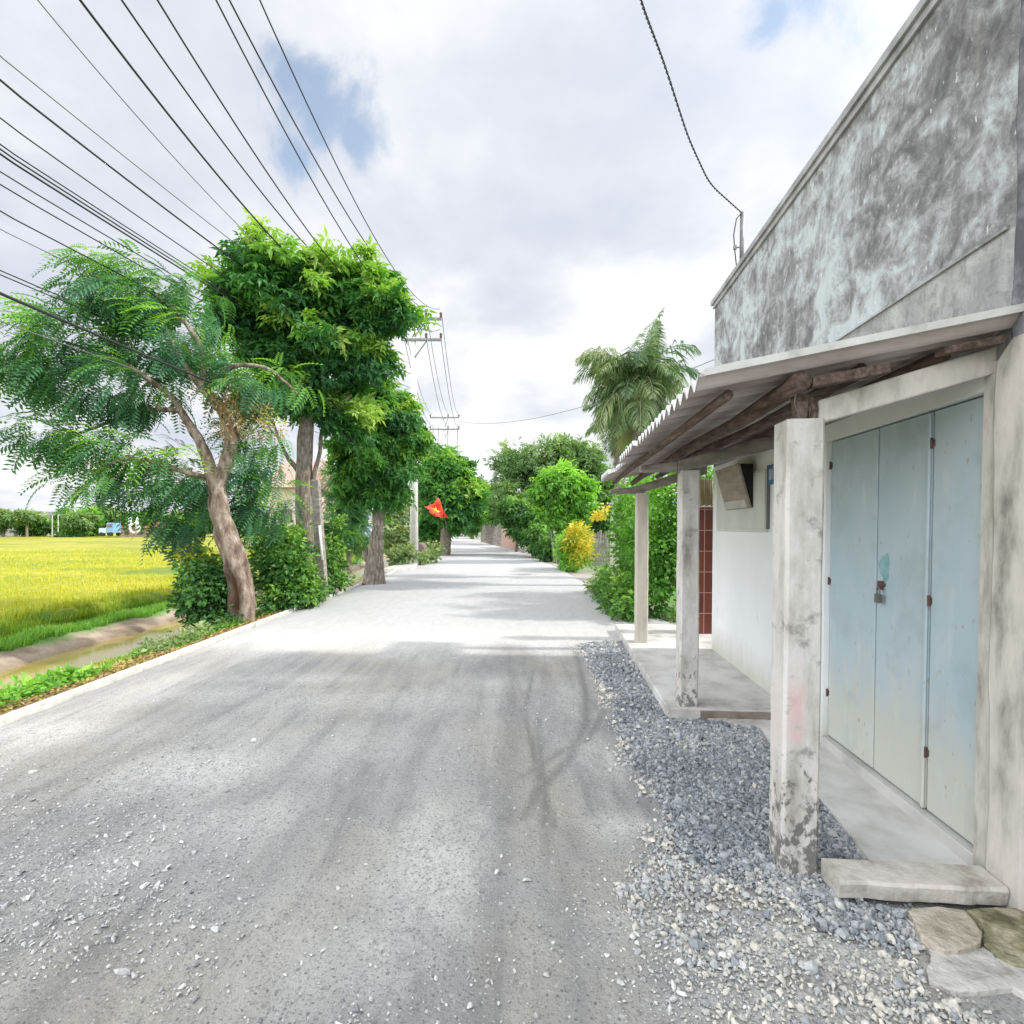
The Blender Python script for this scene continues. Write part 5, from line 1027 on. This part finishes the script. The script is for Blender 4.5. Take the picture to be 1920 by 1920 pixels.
# blue lorry
bt = P(208, 1003, 100); e = empty('blue_truck', (bt[0], bt[1], -.3), 'small light blue truck parked beyond the rice field', 'truck')
blue = M('blue_paint', [(.3, (.16, .30, .50)), (.7, (.22, .38, .60))], 1, 3, .4, 0); zb_ = .3
mb = MB(); mb.box(bt[0] - .1, bt[0] + 1.25, 99, 101, zb_ + .2, zb_ + 2.1); mb.build('cab', blue, e, bevel=.15)
mb = MB(); mb.box(bt[0] - 1.5, bt[0] - .12, 99, 101, zb_ + .2, zb_ + 1.1); mb.build('bed', M('lightblue', [(0, (.45, .58, .68)), (1, (.5, .62, .7))], 1, 2, .5, 0), e, bevel=.05)
mb = MB(); mb.box(bt[0] + .1, bt[0] + 1.05, 98.95, 98.99, zb_ + 1.25, zb_ + 1.8); mb.build('windscreen', MT['wire_grey'], e)
for xx in (-1.0, .7):
    for yy in (99.1, 100.9):
        mb = MB(); mb.tube([(bt[0] + xx, yy - .12, zb_), (bt[0] + xx, yy + .12, zb_)], .38, 14); mb.build('wheel', MT['wire'], e)
# statue like monument with white figures on the red building site
e = empty('white_gate_ornament', P(250, 990, 102), 'white ornaments standing on the red brown building', 'ornament')
for k, px in enumerate((244, 257)):
    a, b = P(px, 992, 102), P(px, 970, 102); mb = MB(); mb.tube([a, a * .6 + b * .4, b * .95 + a * .05, b], [.35, .28, .32, .1], 8); mb.build('figure', MT['white'], e, smooth=True)
c = P(253, 990, 101.5); mb = MB(); mb.tube([c + [.9 * math.cos(q), 0, .9 * math.sin(q)] for q in np.linspace(0, 2 * math.pi, 17)], .2, 6, False); mb.build('ring', MT['white'], e)
# white poles by the field
for k, px in enumerate((98, 109)):
    a, b = P(px, 1006, 108), P(px, 965, 108); mb = MB(); mb.tube([a - [0, 0, 1], b], [.12, .09], 8); mb.box(b[0] - .1, b[0] + (.8 if k else .3), b[1] - .05, b[1] + .05, b[2] - .1, b[2])
    tag(mb.build('lamp_post', MT['poleconc'], smooth=False), ['left', 'right'][k] + ' one of two slim pale posts at the far edge of the rice', 'post', 'slim posts beyond the rice')
# tree line behind the field
tl = [(5, 975, 20, 18, 'far'), (70, 985, 30, 16, 'bush'), (122, 975, 18, 20, 'bush'), (150, 975, 25, 14, 'far'), (172, 970, 18, 16, 'lime'), (195, 965, 20, 16, 'far'), (140, 1000, 20, 7, 'bush'), (172, 995, 14, 10, 'bush'), (225, 975, 22, 16, 'far'), (262, 975, 20, 14, 'lime'), (290, 975, 30, 22, 'bush'), (330, 985, 28, 22, 'far'), (370, 980, 30, 24, 'bush'), (420, 978, 34, 28, 'far'), (480, 985, 30, 24, 'bush'), (50, 968, 20, 8, 'far'), (610, 985, 30, 26, 'bush'), (660, 975, 20, 22, 'far'), (725, 985, 24, 20, 'lime'), (-40, 980, 30, 20, 'bush')]
words = ['low round', 'broad', 'dark upright', 'pale spreading', 'bright green', 'dull tall', 'flat hedge like', 'small clipped', 'grey green', 'yellowish', 'dense', 'middle sized', 'thick', 'tall hazy', 'squat', 'thin topped', 'leafy', 'grey tinted', 'light green', 'outermost left']
where = ['at the left edge beyond the rice', 'before the dark roofed shed', 'behind the two slim posts', 'left of the blue truck', 'above the clipped hedge row', 'above the blue truck', 'on the far rice edge', 'just left of the blue truck', 'behind the red brown building', 'above the white ornaments', 'right of the red brown building', 'under the feathery crown', 'behind the yellow speckled shrub', 'behind the hollow trunk', 'behind the leafy green bush', 'above the long shed', 'behind the leaning concrete post', 'above the blue grey roof', 'right of the third trunk', 'left of every other tree beyond the rice']
for k, (px, py, rx, ry, mt) in enumerate(tl):
    Yd = 106 + 5 * (k % 3) if k not in (16, 17, 18) else 70 + k; e = empty('distant_tree', (P(px, 1000, Yd)[0], Yd, -.6), '%s tree %s' % (words[k], where[k]), 'tree', 'trees in the distance')
    c0 = P(px, py, Yd); trunk_mesh('trunk', [([(c0[0], Yd, -.8), c0], [.25, .12])], MT['bark'], e)
    crown('crown', [ell(px, py, rx, ry, Yd, rx * Yd / 1000), ell(px - rx * .4, py + 5, rx * .6, ry * .7, Yd, 2)], 130, 11, wh, .60, LF[mt], e, seed=140 + k, cr=.9, young=.2, base=.5)
# brown wall, awnings, rider, far objects at the bend
a, b = G(940, 1026), G(968, 1030); mb = MB(); mb.hexa([a + [0, 0, -.1], b + [0, 0, -.1], b + [.2, .3, -.1], a + [.2, .3, -.1], a + [0, 0, 1.5], b + [0, 0, 1.5], b + [.2, .3, 1.5], a + [.2, .3, 1.5]])
tag(mb.build('brown_wall', M('brown_brick', [(.3, (.36, .22, .17)), (.7, (.52, .36, .30))], 5, 5, .9, .3, .01)), 'low red brown garden wall at the far right roadside', 'wall')
for k, (x0, x1, py, Yd, col, lb) in enumerate(((882, 897, 983, 76, (.72, .72, .72), 'white flat awning over the far roadside stall'), (932, 949, 985, 50, (.50, .64, .60), 'pale green sloping awning above the brown wall'))):
    a, b = P(x0, py + 5, Yd), P(x1, py - 1, Yd); e = empty('awning', (a[0], a[1], 0), lb, 'awning'); mb = MB(); mb.hexa([a, [b[0], a[1], a[2]], [b[0], a[1] + 2, b[2] + .3], [a[0], a[1] + 2, b[2] + .3], a + [0, 0, .1], [b[0], a[1], a[2] + .7], [b[0], a[1] + 2, b[2] + .8], [a[0], a[1] + 2, b[2] + .8]])
    mb.build('cover', M('awn%d' % k, [(0, col), (1, col)], 1, 1, .7, 0), e)
    for xx in (a[0] + .08, b[0] - .08): mb = MB(); mb.tube([(xx, a[1] + .1, -.1), (xx, a[1] + .1, a[2] + .05)], .05, 6); mb.build('leg', MT['steel'], e)
fe2 = empty('roadside_fence', G(915, 1018), 'purplish grey picket fence along the far right roadside', 'fence'); a, b = G(903, 1016), G(938, 1025)
for k in range(12): q = a * (1 - k / 11) + b * (k / 11); mb = MB(); mb.box(q[0] - .09, q[0] + .09, q[1] - .04, q[1] + .04, -.1, 1.7 + .12 * (k % 3)); mb.build('picket', MT['beam'], fe2)
rb = P(893, 1006, 80); rb[2] = 0; mk = M('dark_cloth', [(0, (.05, .04, .06)), (1, (.09, .07, .10))], 3, 2, .9, 0)
mo = empty('motorbike', (rb[0], rb[1], 0), 'dark motorbike ridden towards the camera at the far end of the road', 'motorbike')
for dy in (-.6, .6): mb = MB(); mb.tube([(rb[0] - .05, rb[1] + dy, .3), (rb[0] + .05, rb[1] + dy, .3)], .3, 14); mb.build('wheel', MT['wire'], mo)
mb = MB(); mb.tube([(rb[0], rb[1] - .5, .85), (rb[0], rb[1] - .3, .55), (rb[0], rb[1] + .2, .6), (rb[0], rb[1] + .7, .75)], [.1, .14, .16, .1], 8); mb.tube([(rb[0] - .33, rb[1] - .4, 1.0), (rb[0] + .33, rb[1] - .4, 1.0)], .03, 6); mb.build('body', mk, mo, smooth=True)
mb = MB(); mb.tube([(rb[0], rb[1] + .15, .75), (rb[0], rb[1] + .1, 1.0), (rb[0], rb[1], 1.3), (rb[0], rb[1] - .02, 1.42), (rb[0], rb[1] - .03, 1.48), (rb[0], rb[1] - .03, 1.6), (rb[0], rb[1] - .03, 1.72)], [.16, .17, .21, .12, .06, .11, .05], 10)
for sg in (-1, 1): mb.tube([(rb[0] + sg * .19, rb[1], 1.34), (rb[0] + sg * .28, rb[1] - .15, 1.12), (rb[0] + sg * .28, rb[1] - .38, 1.03)], [.06, .05, .035], 6); mb.tube([(rb[0] + sg * .1, rb[1] + .15, .78), (rb[0] + sg * .2, rb[1] - .25, .72), (rb[0] + sg * .18, rb[1] - .15, .3)], [.09, .08, .05], 6)
tag(mb.build('person', mk, smooth=True), 'person in dark clothes riding the far motorbike', 'person')
# flag
Yg = 27.5; A0, A1 = P(838, 980, Yg), P(818, 930, Yg)
fg = empty('red_flag', A0, 'crumpled red flag with a yellow star hanging over the left roadside', 'flag')
mb = MB(); mb.tube([P(840, 992, Yg), P(827, 955, Yg), P(817, 930, Yg)], .022, 8); mb.build('flag_pole', MT['wood'], fg, smooth=True)
r = rnd(3); nU, nV = 26, 18; A = []
c00, c10, c01, c11 = P(822, 933, Yg), P(797, 950, Yg - .2), P(839, 972, Yg), P(812, 968, Yg - .3)
for i in range(nU):
    row = []
    for j in range(nV):
        u, v = i / (nU - 1), j / (nV - 1); p = c00 * (1 - u) * (1 - v) + c10 * u * (1 - v) + c01 * (1 - u) * v + c11 * u * v
        p = p + np.array([.03 * math.sin(v * 9 + u * 5), -.08 * math.sin(u * 8 + v * 3) - .05 * math.sin(v * 11), -.10 * math.sin(math.pi * u) * (1 - v) + .03 * math.sin(u * 13)]); row.append(p)
    A.append(row)
A = np.array(A); mb = MB(); mb.grid(A); mb.build('cloth', M('red_cloth', [(0, (.72, .06, .035)), (1, (.80, .09, .05))], 2, 2, .7, 0), fg, smooth=True)
def fl(u, v): i = u * (nU - 1); j = v * (nV - 1); i0, j0 = int(i), int(j); i1, j1 = min(i0 + 1, nU - 1), min(j0 + 1, nV - 1); fi, fj = i - i0, j - j0; return (A[i0, j0] * (1 - fi) + A[i1, j0] * fi) * (1 - fj) + (A[i0, j1] * (1 - fi) + A[i1, j1] * fi) * fj
sv = [fl(.5, .5) + [0, -.02, 0]]
for k in range(10): rr = .34 if k % 2 == 0 else .14; q = math.pi * k / 5 + .3; sv.append(fl(.5 + rr * .75 * math.cos(q), .5 + rr * math.sin(q)) + [0, -.02, 0])
mb = MB(); mb.add(sv, [(0, 1 + k, 1 + (k + 1) % 10) for k in range(10)]); mb.build('star', M('yellow_cloth', [(0, (.85, .62, .04)), (1, (.9, .7, .06))], 2, 2, .7, 0), fg)
# small concrete pieces near the pole and third tree
mb = MB(); a = G(752, 1068); mb.hexa([a + [-.5, -.9, -.06], a + [.45, -.2, -.06], a + [.35, 1.6, -.06], a + [-.25, 1.6, -.06], a + [-.5, -.9, .13], a + [.45, -.2, .13], a + [.35, 1.6, .16], a + [-.25, 1.6, .16]])
tag(mb.build('concrete_block', MT['kerb'], bevel=.04), 'white rounded concrete block at the foot of the near utility pole', 'block')
mb = MB(); a = P(665, 1105, 16.5); a[2] = -.15; mb.box(a[0] - .9, a[0] + .5, a[1] - .5, a[1] + .6, -.25, -.1); tag(mb.build('footbridge_slab', MT['kerb'], bevel=.02), 'white concrete slab crossing the ditch left of the third trunk', 'slab')
mb = MB(); a = P(786, 1030, 24.5); mb.tube([a + [0, -.4, 0], a + [0, .5, 0]], .30, 18); tag(mb.build('drain_pipe', M('purple_clay', [(0, (.16, .11, .11)), (1, (.24, .18, .17))], 3, 3, .8, .2, .01), smooth=False), 'dark round drain pipe end beside the utility pole', 'pipe')
